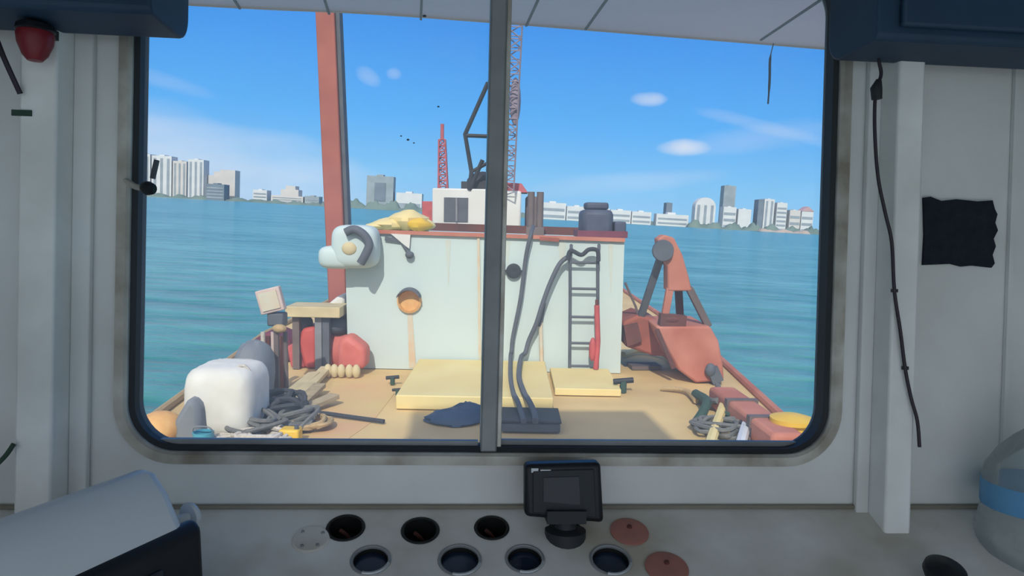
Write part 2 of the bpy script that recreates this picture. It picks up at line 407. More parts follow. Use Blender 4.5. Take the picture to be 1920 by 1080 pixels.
# posts either side of the window
yF = 1.045
def post(name, xa, xb, label):
    m = MB(); m.box((xa, yF, 1.0), (xb, WY-.001, 2.299)); return struct(name, m, 'postpaint', label, bevel=.004)
lx = (W(98, 800, yF).x+W(105, 200, yF).x)/2; lx0 = (W(27, 800, yF).x+W(34, 200, yF).x)/2
rx = (W(1662, 900, yF).x+W(1684, 200, yF).x)/2; rx1 = (W(1714, 900, yF).x+W(1731, 200, yF).x)/2
post('trim_1', lx0, lx, 'white painted post to the left of the window'); post('trim_2', rx, rx1, 'white painted post to the right of the window')
# battens where wall meets post
m = MB(); m.box((lx, WY-.012, 1.18), (W(176, 500).x, WY-.001, 2.299)); struct('trim_3', m, 'wallpaint', 'flat batten beside the left post', bevel=.002)
m = MB(); m.box((W(1612, 500).x, WY-.012, 1.18), (rx, WY-.001, 2.299)); struct('trim_4', m, 'wallpaint', 'flat batten beside the right post', bevel=.002)
m = MB(); m.box((W(1885, 500).x, WY-.008, 1.18), (W(1893, 500).x, WY-.001, 2.299)); struct('trim_5', m, 'wallpaint', 'thin wall seam strip at the far right')

# dash ------------------------------------------------------------
zb = W(960, 951).z; SL = math.radians(22); TN = math.tan(SL)
ND = V((0, -math.sin(SL), math.cos(SL))); TD = V((0, math.cos(SL), math.sin(SL)))
def D(px, py, lift=0):
    d = ray(px, py); p0 = V((0, WY, zb))+ND*lift; t = (p0-CAM).dot(ND)/d.dot(ND); return CAM+d*t
yd = .52
HOLES = [(648, 990, .0245, 'a'), (788, 995, .0245, 'a'), (922, 990, .0225, 'a'), (1060, 996, .0225, 'a'),
         (695, 1050, .0245, 'b'), (862, 1050, .027, 'b'), (984, 1048, .0245, 'b'), (1145, 1050, .0265, 'b')]
def circ(c, r, n=32, nrm=ND):
    x = V((1, 0, 0)); y = nrm.cross(x); return [c+(x*math.cos(2*PI*i/n)+y*math.sin(2*PI*i/n))*r for i in range(n)]
con = Thing('console', 'long sloping grey dashboard below the window with round gauge holes', 'console', CABIN, (0, .8, 0))
outer = [V((LX+.02, yd, zb-(WY-yd)*TN)), V((RX-.02, yd, zb-(WY-yd)*TN)), V((RX-.02, WY-.004, zb-.004*TN)), V((LX+.02, WY-.004, zb-.004*TN))]
top = con.part('dash_top', holed(outer, [circ(D(x, y), r) for x, y, r, k in HOLES], ND), 'dash', smooth=False)
sm = top.modifiers.new('solid', 'SOLIDIFY'); sm.thickness = .01; sm.offset = -1
zf = zb-(WY-yd)*TN
con.part('front_panel', MB().box((LX+.02, yd, .001), (RX-.02, yd+.02, zf-.012)), 'wallpaint')
con.part('sealant_bead', MB().tube([(LX+.03, WY-.004, zb+.002), (RX-.03, WY-.004, zb+.002)], .0035, 8), 'dashgrime')
posw = ['first from the left in the back row', 'second from the left in the back row', 'third from the left in the back row', 'under the small black display',
        'first from the left in the front row', 'second from the left in the front row', 'third from the left in the front row', 'fourth from the left in the front row']
for i, (px, py, r, k) in enumerate(HOLES):
    c = D(px, py)
    lab = ('empty round gauge well with brownish dark inside, ' if k == 'a' else 'round dark blue gauge with built-in rim highlight, ')+posw[i]
    g = Thing('gauge', lab, 'gauge', CABIN, c, group='round gauges in the dash, '+('back row' if k == 'a' else 'front row'))
    dep = .030 if k == 'a' else .010
    g.part('cup', MB().lathe([(r-.0005, -.001), (r-.0008, -dep), (0, -dep)], c, ND), 'gaugedark')
    g.part('bezel', MB().lathe([(r-.001, -.002), (r-.001, .001), (r+.0005, .0022), (r+.003, .0015), (r+.0035, .0003), (r-.001, -.002)], c, ND), 'gaugedark' if k == 'a' else 'alud')
    if k == 'b':
        g.part('dial', MB().lathe([(r-.002, -dep+.0015), (r*.5, -dep+.002), (0, -dep+.0022)], c, ND), 'gaugeblue')
        arc = [c+ND*.002+(V((1, 0, 0))*math.cos(t)-TD*math.sin(t))*(r+.0015) for t in [.3+i_*.1 for i_ in range(17)]]
        g.part('painted_rim_glint', MB().tube(arc, .0022, 8), 'glintbadge')  # pale arc built in place of the highlight on the lower rim
    else:
        g.part('wire_stub', MB().tube(smoothed([c-ND*(dep-.002)+V((.006, 0, 0)), c-ND*.018+V((.002, .006, 0)), c-ND*.006+V((-.008, .004, 0))], 4), .003, 6), 'rustd')
for px, py, rr_, lab in ((1180, 998, .028, 'rust red round blanking disc beside the small black display'), (1250, 1066, .030, 'rust red blanking disc at the end of the front row of gauges')):
    c = D(px, py)+ND*.0025
    t = Thing('blanking_disc', lab, 'disc', CABIN, c, group='rusty blanking discs')
    t.part('disc', MB().lathe([(0, .002), (rr_*.8, .0018), (rr_, 0), (rr_, -.002)], c, ND), 'rustplug')
    t.part('screw', MB().lathe([(0, .0055), (.003, .005), (.0042, .001)], c+TD*.006+V((.001, 0, 0)), ND, 12), 'rustd')
c = D(583, 1012)+ND*.001
t = Thing('blanking_plate', 'faint grey round cover plate with screws, left of the back row of gauges', 'plate', CABIN, c)
t.part('plate', MB().lathe([(0, .0022), (.024, .002), (.026, 0), (.026, -.001)], c, ND), 'dash')
for a in (.6, 2.4, 4.2, 5.4):
    t.part('screw', MB().lathe([(0, .0045), (.002, .004), (.003, .001)], c+(V((1, 0, 0))*math.cos(a)+TD*math.sin(a))*.018, ND, 10), 'alud')
# small black display -------------------------------------------------
gy = 1.035
A0, A1, A2, A3 = W(984, 872, gy), W(1127, 868, gy), W(1133, 982, gy), W(984, 970, gy)
base = D(1058, 990)
t = Thing('chart_display', 'small black square display standing on the dash under the window', 'display', CABIN, base)
ctr = (A0+A1+A2+A3)/4
m = MB(); m.prism([A0, A1, A2, A3], (0, .028, 0)); case = t.part('case', m, 'black', bevel=.007, seg=3)
ins = lambda f, y, p, q, r_, s__: [V((v.x, y, v.z)) for v in [ctr+(k-ctr)*f for k in (p, q, r_, s__)]]
m = MB(); m.prism(ins(.80, gy-.0025, A0, A1, A2, A3), (0, .003, 0)); t.part('bezel', m, 'gasket', bevel=.002)
m = MB(); sc_ = ctr+V((-.004, 0, .004)); m.prism([V((v.x, gy-.004, v.z)) for v in [sc_+(k-ctr)*.46 for k in (A0, A1, A2, A3)]], (0, .003, 0)); t.part('screen', m, 'screen')
q = W(1004, 882, gy-.001); m = MB(); m.box(q-V((.006, .001, .003)), q+V((.004, .001, .003))); m.box(q+V((.007, -.001, -.0012)), q+V((.022, .001, .0012))); t.part('badge', m, 'glintbadge')
m = MB(); m.box((base.x-.03, gy-.012, A3.z-.006), (base.x+.026, gy+.03, A3.z+.012)); m.lathe([(.030, -.014), (.030, .004), (.016, .008), (.014, .02)], (base.x, gy+.012, zb-.02+.000), (0, 0, 1), 20); t.part('bracket', m, 'gasket')

# felt patch ------------------------------------------------------------
pts = [(1729, 371), (1742, 369), (1762, 377), (1790, 374), (1830, 378), (1858, 376), (1862, 392), (1867, 402), (1863, 418), (1868, 432), (1860, 448), (1864, 462), (1858, 478), (1862, 494), (1856, 502), (1820, 498), (1800, 500), (1780, 495), (1728, 497), (1731, 440)]
single('felt_patch', MB().prism([W(x, y, WY-.001) for x, y in pts], (0, -.004, 0)), 'sticker', 'dark blue-black ragged square patch stuck on the white wall right of the post', 'patch', CABIN, W(1795, 435, WY-.001))
# right cable with plug ----------------------------------------------------
cp = [(1652, 60), (1648, 110), (1652, 140), (1642, 172), (1640, 240), (1646, 330), (1660, 400), (1672, 455), (1677, 545), (1688, 620), (1697, 690), (1708, 745), (1720, 790), (1724, 838)]
pts3 = [W(x, y, yF-.006) for x, y in cp]
t = Thing('cable', 'thin dark cable with inline plug running down the right window post', 'cable', CABIN, pts3[-1])
t.part('wire', MB().tube(smoothed(pts3, 5), .0026, 8), 'cable')
t.part('plug', MB().tube([W(1648, 150, yF-.008), W(1643, 166, yF-.008), W(1644, 186, yF-.008)], [.004, .0085, .0075], 10), 'gasket')
for x, y in ((1677, 545), (1697, 690)): p = W(x, y, yF-.004); m = MB(); m.box(p-V((.004, .003, .0025)), p+V((.004, .003, .0025))); t.part('cable_clip', m, 'cable')
# left wall cables, red light
t_ = [W(-45, -10, yF-.02), W(-12, 60, yF-.02), (W(8, 110, yF-.02)), W(38, 176, yF-.006)]
single('cable', MB().tube(smoothed(t_, 6), .0036, 8), 'cable', 'dark cable slanting down to the left window post below the red lamp', 'cable', CABIN, t_[-1])
t_ = [W(26, 832, yF-.006), W(10, 855, yF-.01), W(-30, 900, yF-.01), W(-70, 985, yF-.02)]
single('cable', MB().tube(smoothed(t_, 6), .0032, 8), 'ropegn', 'dark green cord at the foot of the left window post', 'cable', CABIN, t_[-1])
c = W(66, 78, yF-.035)
t = Thing('warning_lamp', 'dim red lamp with dark cap high on the left window post', 'lamp', CABIN, c)
t.part('lens', MB().lathe([(0, -.026), (.009, -.025), (.015, -.018), (.021, -.003), (.0225, .009), (.021, .013)], c, (.0, 0, 1), 24), 'red')
t.part('cap', MB().lathe([(.021, .012), (.0235, .014), (.022, .021), (.012, .026), (0, .027)], c, (0, 0, 1), 24), 'black')
t.part('mount', MB().box(c+V((-.012, .0, .012)), c+V((.012, .034, .024))), 'black')
p = W(48, 212, yF-.001); single('green_mark', MB().box(p-V((.018, .001, .004)), p+V((.008, .0015, .004))), 'ropegn', 'small faded green smear on the left window post', 'mark', CABIN, p)
p = W(52, 600, yF-.001)
# overhead blue boxes ------------------------------------------------------
yb = .955
def overhead(pn, pf, side, lab):
    xn = W(pn[0], pn[1], yb).x; xf = W(pf[0], pf[1], WY-.014).x; zn = W(pn[0], pn[1], yb).z; zfz = W(pf[0], pf[1], WY-.014).z
    z0 = (zn+zfz)/2; xo = (LX+.001) if side < 0 else (RX-.001)
    xe = (xn+xf)/2
    t = Thing('overhead_locker', lab, 'locker', CABIN, ((xe+xo)/2, yb, z0))
    # body: side profile with rounded lower back corner, extruded along x
    n = 6; r = .035; prof = [V((xe, yb, 2.299)), V((xe, yb, z0+.006)), V((xe, yb+.006, z0))]
    for i in range(n+1):
        a = -PI/2+PI/2*i/n; prof.append(V((xe, WY-.014-r+r*math.cos(a), z0+r+r*math.sin(a))))
    prof.append(V((xe, WY-.014, 2.299)))
    t.part('body', MB().prism(prof, (xo-xe, 0, 0)), 'blue', bevel=.003)
    xa, xb = sorted((xe+(-.03 if side < 0 else .03), xo+(.02 if side < 0 else -.02)))
    t.part('front_flap', MB().box((xa, yb-.012, z0+.016), (xb, yb, 2.28)), 'blue', bevel=.004)
    return t
overhead((268, 50), (366, 62), -1, 'dark blue overhead locker at the top left corner of the window')
overhead((1643, 92), (1553, 106), 1, 'dark blue overhead locker at the top right corner of the window')
# marine instrument bottom left ----------------------------------------------
dW = .86
Apt = CAM+ray(332, 988)*(dW/ray(332, 988).y)
u = V((.50, .86, .09)).normalized(); h = V((-.86, .50, 0)).normalized(); upv = h.cross(u)*-1
if upv.z < 0: upv = -upv
L = .42
def sec(o, pts): return [o+h*a+upv*b for a, b in pts]
t = Thing('instrument_housing', 'white hooded instrument with black front panel standing on the dash, lower left', 'instrument', CABIN, Apt-u*.2-upv*.16+h*.05)
m = MB(); m.prism(sec(Apt-u*L, [(-.004, -.012), (0, 0), (.020, .036), (.040, .058), (.060, .062), (.10, .03), (.11, -.10), (.012, -.12)]), u*(L+.012)); hood = t.part('hood', m, 'whitep', bevel=.014, seg=4)
m = MB(); m.prism(sec(Apt-u*L, [(-.008, -.145), (-.010, -.008), (.004, .002), (.02, -.01), (.02, -.145)]), u*(L+.028)); fp = t.part('front_panel', m, 'black', bevel=.012, seg=4)
m = MB(); m.prism(sec(Apt-u*(L-.1), [(-.0125, -.12), (-.0135, -.034), (-.008, -.034), (-.008, -.12)]), u*(L-.1-.03)); t.part('screen', m, 'screen', bevel=.003)
m = MB(); p = Apt-u*.055-h*.0145-upv*.060; m.beam(p, p+u*.035+upv*.008, .004, .006); t.part('screen_streak', m, 'grey')  # grey strip built for the light streak across the screen
c = CAM+ray(366, 962)*(.93/ray(366, 962).y)
m = MB(); m.lathe([(.006, -.03), (.006, 0), (.015, .001), (.0165, .004), (.015, .008), (0, .010)], c-u*.012, u, 20); t.part('mount_knob', m, 'whitep')
m = MB(); m.box(V((Apt.x-.17, .66, 1.02)), V((Apt.x-.06, .80, 1.14))); t.part('mount_foot', m, 'black', bevel=.004)
# dark blob behind it
c = D(-10, 985)+V((0, .05, .012)); 
# bottle ----------------------------------------------------------------------
c = D(1962, 1048); rb = 112/FPX*c.y*.98
cc = V((c.x, c.y+.02, 0)); zb0 = zb-(WY-cc.y+.06)*TN
cc.z = zb0+.004
t = Thing('water_bottle', 'clear plastic water bottle with blue label standing at the right end of the dash', 'bottle', CABIN, cc)
H = rb/.075*.165
prof = [(rb*.55, 0), (rb*.86, .003), (rb*1.0, .02), (rb*.99, .05), (rb*.93, .075), (rb*.90, .09), (rb*.9, .135), (rb*.86, .15), (rb*.66, .178), (rb*.42, .2), (rb*.2, .215), (rb*.19, .235)]
prof = [(a, b*.93) for a, b in prof]
ax = V((-.02, -.03, 1))
t.part('bottle_body', MB().lathe(prof, cc, ax, 36), 'pet')
t.part('label_band', MB().lathe([(rb*.91, .088*.93), (rb*.92, .09*.93), (rb*.92, .126*.93), (rb*.905, .128*.93)], cc, ax, 36), 'labelblue')
t.part('bottle_cap', MB().lathe([(rb*.21, .219), (rb*.24, .22), (rb*.24, .243), (0, .245)], cc+ax*.002, ax, 24), 'whitep')
# dark knob -------------------------------------------------------------------
c = D(1758, 1108); 
t = Thing('control_knob', 'black round lever knob rising from the dash beside the water bottle', 'knob', CABIN, c)
t.part('stem', MB().cyl(c, c+ND*.03, .009, n=14), 'alu')
t.part('knob_head', MB().lathe([(.012, .02), (.023, .024), (.027, .032), (.026, .040), (.019, .045), (0, .047)], c, ND, 28), 'black')

# visor outside over the window -----------------------------------------------
zv = 2.13
ed = [(330, 8), (500, 17), (700, 26), (950, 44), (1150, 60), (1350, 76), (1560, 93)]
pe = smoothed([CABIN.Z(x, y, zv) for x, y in ed], 4)
first, last = pe[0], pe[-1]
pe = [V((LX-.1, first.y-.08, zv))]+pe+[V((RX+.1, last.y+.06, zv))]
m = MB(); poly = pe+[V((RX+.1, WY+.052, zv)), V((LX-.1, WY+.052, zv))]
m.prism(poly, (0, 0, .05))
vis = Thing('sun_visor', 'weathered white visor overhanging the outside of the window', 'visor', CABIN, (0, WY+.052, zv))
vis.part('panel', m, 'visor', smooth=False)
vis.part('edge_lip', MB().tube([p+V((0, 0, .012)) for p in pe], .014, 8), 'visor')
for px in (455, 620, 790, 985, 1095, 1420):
    e = CABIN.Z(px, 30+(px-600)*.06, zv); vis.part('batten', MB().beam((e.x+.03, WY+.06, zv-.003), (e.x, e.y-.02, zv-.001), .005, .004), 'seam')
p0 = CABIN.Z(1447, 84, zv)
pts = [p0+V((0, -.01, 0)), CABIN.Y(1444, 110, p0.y-.01), CABIN.Y(1443, 150, p0.y-.01), CABIN.Y(1440, 195, p0.y-.01)]
single('cord', MB().tube(smoothed(pts, 4), [.0012]*4+[.003]*6+[.002]*3, 6), 'greyd', 'short dark cord end hanging from the visor, over the sky at right', 'cord', CABIN, p0)

# ================================================================== BARGE
B = BARGE
BZ = B.Z; BY = B.Y
# deck outline: near to far
e0, e1_ = BZ(262, 806, 0), BZ(452, 662, 0); ed_ = (e1_-e0).normalized()
e00 = e0-ed_*((e0.y-5.3)/ed_.y); e11 = e1_+ed_*((12.2-e1_.y)/ed_.y)
dk = [V((e00.x, e00.y, -.006)), V((2.75, 5.3, -.006)), V((3.25, 12, -.006)), V((3.25, 30, -.006)), V((-4.5, 30, -.006)), V((e11.x, e11.y, -.006))]
brg = Thing('barge', 'flat work barge with yellow painted deck lying ahead of the tug', 'barge', B, (0, 15, -1.6))
brg.part('deck', MB().prism(dk, (0, 0, -.12)), 'deck', smooth=False)
c0 = V((-.4, 16, 0)); hp = [c0+(p-c0)*.995+V((0, 0, -.12)) for p in dk]
brg.part('hull', MB().prism(hp, (0, 0, -1.7)), 'hull', smooth=False)
for s_ in (0, 1):
    a, b, c_ = (dk[1], dk[2], dk[3]) if s_ else (dk[0], dk[5], dk[4])
    brg.part('gunwale', MB().tube([a+V((0, 0, .03)), b+V((0, 0, .03)), c_+V((0, 0, .03))], .05, 8), 'rustl' if s_ else 'ropet')
# coloured deck plates (salmon area left)
m = MB(); pp = [BZ(x, y, -.0055) for x, y in ((575, 832), (600, 775), (630, 705), (742, 703), (738, 740), (700, 790), (640, 832))]
m.prism(pp, (0, 0, .004)); brg.part('deck_plate', m, 'deckorange', smooth=False)
# deckhouse ----------------------------------------------------------------
bl, br_ = BZ(653, 694, 0), BZ(1163, 697, 0)
HY = (bl.y+br_.y)/2
f_ = lambda x, y, dy=0: BY(x, y, HY+dy)
BL, BR, TR, TL = f_(653, 693), f_(1163, 697), f_(1171, 450), f_(646, 432)
BL.z = BR.z = 0
t = Thing('deckhouse', 'pale mint square steel deckhouse in the middle of the barge', 'deckhouse', B, (0, HY, 0))
hd = 2.2
body = t.part('house_body', MB().prism([BL, BR, TR, TL], (0, hd, 0)), 'house', smooth=False)
m = MB(); m.beam(TL+V((0, -.02, 0)), TR+V((0, -.02, 0)), .06, .05); t.part('roof_trim', m, 'rustl')
m = MB(); m.beam(f_(897, 440, -.012), f_(900, 693, -.012), .035, .02, up=(0, 1, 0)); t.part('seam_strip', m, 'streak')
# porthole
c = f_(768, 564, -.012)
po = t.part('porthole', MB().lathe([(.155, .0), (.165, -.035), (.135, -.05), (.128, -.01), (.0, .0)], c+V((0, .0, 0)), (0, 1, 0), 28), 'orange')
t.part('porthole_shade', MB().lathe([(.16, -.0), (.165, -.12), (.15, -.12), (.15, 0)], c, (0, 1, 0), 28), 'orange', parent=po) if False else None
shadepts = [c+V((math.cos(a)*.165, -.0, math.sin(a)*.165)) for a in [PI*.12+PI*.76*i/12 for i in range(13)]]
m = MB()
for i in range(12):
    a, b = shadepts[i], shadepts[i+1]; m.prism([a, b, b+V((0, -.17, -.01)), a+V((0, -.17, -.01))], (0, 0, .018))
t.part('porthole_shade', m, 'greyd', parent=po)  # dark grey arc models the shade at the top of the recess
m = MB(); a, b = f_(768, 585, -.004), f_(770, 690, -.004); m.prism([a+V((-.03, 0, 0)), a+V((.035, 0, 0)), b+V((.075, 0, 0)), b+V((-.02, 0, 0))], (0, -.004, 0)); t.part('rust_streak', m, 'streak', smooth=False)
for i, (px, w_, h_) in enumerate(((700, 14, 60), (835, 10, 90), (945, 12, 50), (1045, 16, 70), (1140, 10, 110))):
    a0 = f_(px, 447+(px-700)*.02, -.003); a1 = f_(px+w_, 447+(px-700)*.02, -.003); a2 = f_(px+w_*.6, 447+h_, -.003)
    m = MB(); m.prism([a0, a1, a2], (0, -.0015, 0)); t.part('rust_run', m, 'stain', smooth=False)
c = f_(963, 508, -.01)
m = MB(); m.lathe([(.10, 0), (.10, -.05), (.05, -.06), (0, -.05)], c, (0, 1, 0), 20); m.box(c+V((-.14, -.05, -.015)), c+V((.14, -.01, .015))); t.part('vent', m, 'blackm')
m = MB(); m.cyl(f_(1013, 586, -.04), f_(1016, 692, -.04), .03, n=10); t.part('downpipe', m, 'streak')
m = MB(); m.cyl(f_(1020, 568, -.045), f_(1012, 612, -.045), .028, n=10); t.part('pipe_clamp', m, 'greyd')
m = MB(); c = f_(768, 478, -.06); m.ell(c, (.06, .06, .05), nu=12, nv=8); m.cyl(c, f_(750, 450, -.03), .018, n=8); m.beam(f_(722, 447, -.02), f_(758, 452, -.02), .05, .05); t.part('lamp_bracket', m, 'greyd')
# awning piece pale on front top
m = MB(); m.prism([f_(733, 438, -.03), f_(770, 440, -.03), f_(768, 466, -.03), (f_(762, 462, -.03))], (0, -.03, 0)); t.part('flap', m, 'house2')
# rounded white hood at the top left corner
pts = [(604, 492), (612, 470), (632, 462), (640, 440), (660, 424), (700, 426), (700, 470), (690, 500), (640, 502)]
tt = Thing('vent_cowl', 'rounded white ventilation cowl on the top left corner of the deckhouse', 'vent', B, f_(655, 500, -.4))
m = MB(); m.ell(f_(668, 462, -.2), (.30, .24, .28), e=.5, nu=28, nv=16); tt.part('cowl', m, 'house')
m = MB(); m.ell(f_(634, 482, -.22), (.24, .20, .15), e=.6, nu=24, nv=12); tt.part('snout', m, 'house')
tt.part('opening_panel', MB().ell(f_(655, 466, -.43), (.10, .04, .085), nu=16, nv=8), 'cream')
hose = [(648, 436), (664, 430), (682, 440), (692, 458), (686, 476), (676, 494)]
single('hose', MB().tube(smoothed([f_(x, y, -.50) for x, y in hose], 5), .055, 10), 'greyd', 'short thick dark grey hose curling over the white vent cowl', 'hose', B, f_(676, 494, -.43))
# roof items
def roof_z(px): return TL.z+(TR.z-TL.z)*(px-646)/(1171-646)
m = MB()
for px, py, sx, sz in ((735, 424, .30, .10), (765, 416, .30, .16), (792, 424, .2, .10), (712, 428, .2, .07)):
    c = BY(px, py, HY+.5); m.ell((c.x, c.y, roof_z(px)+sz*.92), (sx, .3, sz), e=1.3, nu=14, nv=8, jit=.12)
single('tarp_pile', m, 'coam', 'crumpled pale yellow tarp heaped on the left part of the deckhouse roof', 'tarp', B, (BY(765, 416, HY+.5).x, HY+.5, roof_z(765)))
m = MB(); c = BY(787, 424, HY+.3); m.ell((c.x, c.y, roof_z(787)+.10), (.17, .2, .10), e=1.2, nu=12, nv=8, jit=.12); single('yellow_bag', m, 'yellow', 'small golden yellow bundle in front of the pale tarp on the deckhouse roof', 'bundle', B, (c.x, c.y, roof_z(787)))
# engine
c0 = BY(1118, 420, HY+.6); z0 = roof_z(1088)+.03
t = Thing('engine', 'dark blue-grey engine on the right end of the deckhouse roof', 'engine', B, (c0.x, c0.y, z0))
t.part('engine_block', MB().box((BY(1088, 420, HY+.6).x, HY+.35, z0+.0), (BY(1146, 420, HY+.6).x, HY+.95, z0+.36)), 'engine', bevel=.07)
t.part('cylinder_head', MB().box((BY(1096, 420, HY+.6).x, HY+.45, z0+.36), (BY(1138, 420, HY+.6).x, HY+.85, z0+.46)), 'engine', bevel=.03)
t.part('radiator', MB().box((BY(1148, 420, HY+.6).x, HY+.35, z0), (BY(1172, 420, HY+.6).x-.02, HY+.9, z0+.2)), 'engine', bevel=.02)
t.part('skid', MB().box((BY(1080, 420, HY+.6).x, HY+.3, z0-.02), (BY(1174, 420, HY+.6).x-.02, HY+1, z0+.07)), 'maroon')
# exhaust stack brown
c0 = BY(1004, 420, HY+.8); z0 = roof_z(1004)
t = Thing('exhaust_stack', 'brown twin pipe exhaust stack on the deckhouse roof beside the white crane cab', 'exhaust', B, (c0.x, c0.y, z0))
for dx in (-.07, .06): t.part('pipe', MB().cyl((c0.x+dx, c0.y, z0), (c0.x+dx, c0.y, z0+.62), .05, n=12), 'brown')
t.part('collar', MB().box((c0.x-.13, c0.y-.07, z0), (c0.x+.12, c0.y+.07, z0+.12)), 'brown')
# brown rail behind roof front
m = MB(); a, b = BY(805, 428, HY+1.6), BY(1165, 440, HY+1.6); m.beam((a.x, a.y, roof_z(805)+.05), (b.x, b.y, roof_z(1165)+.05), .12, .14); single('steel_beam', m, 'rustd', 'dark rusty beam lying along the back of the deckhouse roof', 'beam', B, a)
m = MB(); p = f_(1030, 450, -.06); m.beam(f_(1012, 447, -.05), f_(1048, 450, -.05), .06, .05); single('angle_iron', m, 'rust', 'short rusty iron scrap on the top edge of the deckhouse, right of the exhaust', 'scrap', B, p)
# plinth / step in front of house
m = MB(); p0, p1 = BZ(742, 768, 0), BZ(1036, 770, 0)
m.box((p0.x, p0.y, 0), (p1.x, HY-.055, .16)); single('platform', m, 'coam', 'low pale yellow steel platform on the deck in front of the deckhouse', 'platform', B, ((p0.x+p1.x)/2, p0.y, 0), bevel=.012)
p0, p1 = BZ(1040, 742, 0), BZ(1163, 742, 0)
single('deck_sill', MB().box((p0.x, p0.y, 0), (p1.x, HY-.13, .09)), 'coam', 'low yellow sill at the foot of the deckhouse ladder', 'sill', B, (p0.x, p0.y, 0), bevel=.01)
# ladder --------------------------------------------------------------------
t = Thing('ladder', 'grey steel ladder fixed up the right side of the deckhouse front', 'ladder', B, f_(1095, 693, -.1))
for px in (1069, 1121):
    t.part('rail', MB().tube(smoothed([f_(px-1, 690, -.12), f_(px, 560, -.12), f_(px, 480, -.12), f_(px+2, 466, -.10), f_(px+2, 460, -.02)], 4), .022, 8), 'greyd')
for py in (492, 541, 594, 643, 686): t.part('rung', MB().cyl(f_(1069, py, -.12), f_(1121, py+1, -.12), .018, n=8), 'greyd')
m = MB(); m.tube(smoothed([f_(1064, 488, -.17), f_(1070, 470, -.17), f_(1090, 478, -.17), f_(1104, 468, -.17), (f_(1120, 470, -.17)), f_(1122, 490, -.17)], 5), .028, 8); single('rope', m, 'ropeb', 'dark rope draped over the top of the deckhouse ladder', 'rope', B, f_(1064, 488, -.17))
t = Thing('fire_hose', 'red pole hanging beside the lower half of the deckhouse ladder', 'pole', B, f_(1118, 690, -.18))
t.part('pole', MB().tube([f_(1117, 692, -.2), f_(1121, 640, -.2), f_(1119, 572, -.2)], .036, 10), 'redpaint')
t.part('tip', MB().cyl(f_(1119, 574, -.2), f_(1119, 562, -.2), .022, n=8), 'rustd')
t.part('foot', MB().ell(f_(1111, 655, -.2), (.05, .05, .16), nu=12, nv=8), 'redpaint')
t.o.name = 'red_pole'
# hoses
h1 = [(1000, 425, .2), (995, 440, -.1), (986, 482, -.1), (976, 560, -.1), (962, 630, -.08)]
h1t = [V((f_(959, 655).x, HY-.12, f_(959, 655).z)), V((f_(957, 680).x, HY-.20, .235)), BZ(957, 705, .2), BZ(962, 735, .2), BZ(970, 752, .19), BZ(978, 775, .15), BZ(982, 790, .14)]
single('hose', MB().tube(smoothed([f_(x, y, d_) for x, y, d_ in h1]+h1t, 6), .028, 8), 'greyd', 'dark hose running from the deckhouse roof down to the deck beside the window mullion', 'hose', B, f_(976, 775, -1.75))
h2 = [(1068, 480, -.14), (1050, 494, -.16), (1032, 530, -.17), (1018, 568, -.17), (1006, 606, -.17), (992, 638, -.12)]
h2t = [V((f_(985, 657).x, HY-.14, f_(985, 657).z)), V((f_(976, 682).x, HY-.22, .235)), BZ(973, 705, .2), BZ(982, 735, .2), BZ(992, 752, .19), BZ(1002, 775, .15), BZ(1004, 790, .14)]
single('hose', MB().tube(smoothed([f_(x, y, d_) for x, y, d_ in h2]+h2t, 6), .032, 8), 'greyd', 'dark hose sagging from the ladder top across the deckhouse front to the deck', 'hose', B, f_(1000, 775, -1.75))
# dark crates in shade
c0, c1 = BZ(940, 812, 0), BZ(1050, 812, 0)
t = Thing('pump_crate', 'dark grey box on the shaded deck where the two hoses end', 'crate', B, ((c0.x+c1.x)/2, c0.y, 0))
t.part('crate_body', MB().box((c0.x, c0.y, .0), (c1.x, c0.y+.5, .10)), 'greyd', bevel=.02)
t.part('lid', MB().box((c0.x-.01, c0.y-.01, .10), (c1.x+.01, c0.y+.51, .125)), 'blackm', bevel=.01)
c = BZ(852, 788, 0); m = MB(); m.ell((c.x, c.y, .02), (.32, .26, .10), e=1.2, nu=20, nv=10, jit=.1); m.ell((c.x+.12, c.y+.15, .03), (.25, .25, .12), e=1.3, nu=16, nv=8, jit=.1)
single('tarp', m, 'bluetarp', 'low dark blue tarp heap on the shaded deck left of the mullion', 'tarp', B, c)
# cleats
def cleat(px, py, lab, s_=1):
    c = BZ(px, py, 0); t = Thing('cleat', lab, 'cleat', B, c, group='small dark deck cleats')
    t.part('post', MB().cyl(c, c+V((0, 0, .12*s_)), .035*s_, n=12), 'ropegn'); t.part('horn', MB().cyl(c+V((-.1*s_, 0, .11*s_)), c+V((.1*s_, 0, .13*s_)), .028*s_, n=10), 'blackm')
cleat(736, 722, 'small dark cleat at the left corner of the low yellow platform', .8); cleat(1168, 736, 'dark green cleat on the deck at the right front corner of the deckhouse', 1.2); cleat(745, 742, 'small dark cleat on the salmon plate nearer than its twin', .6)

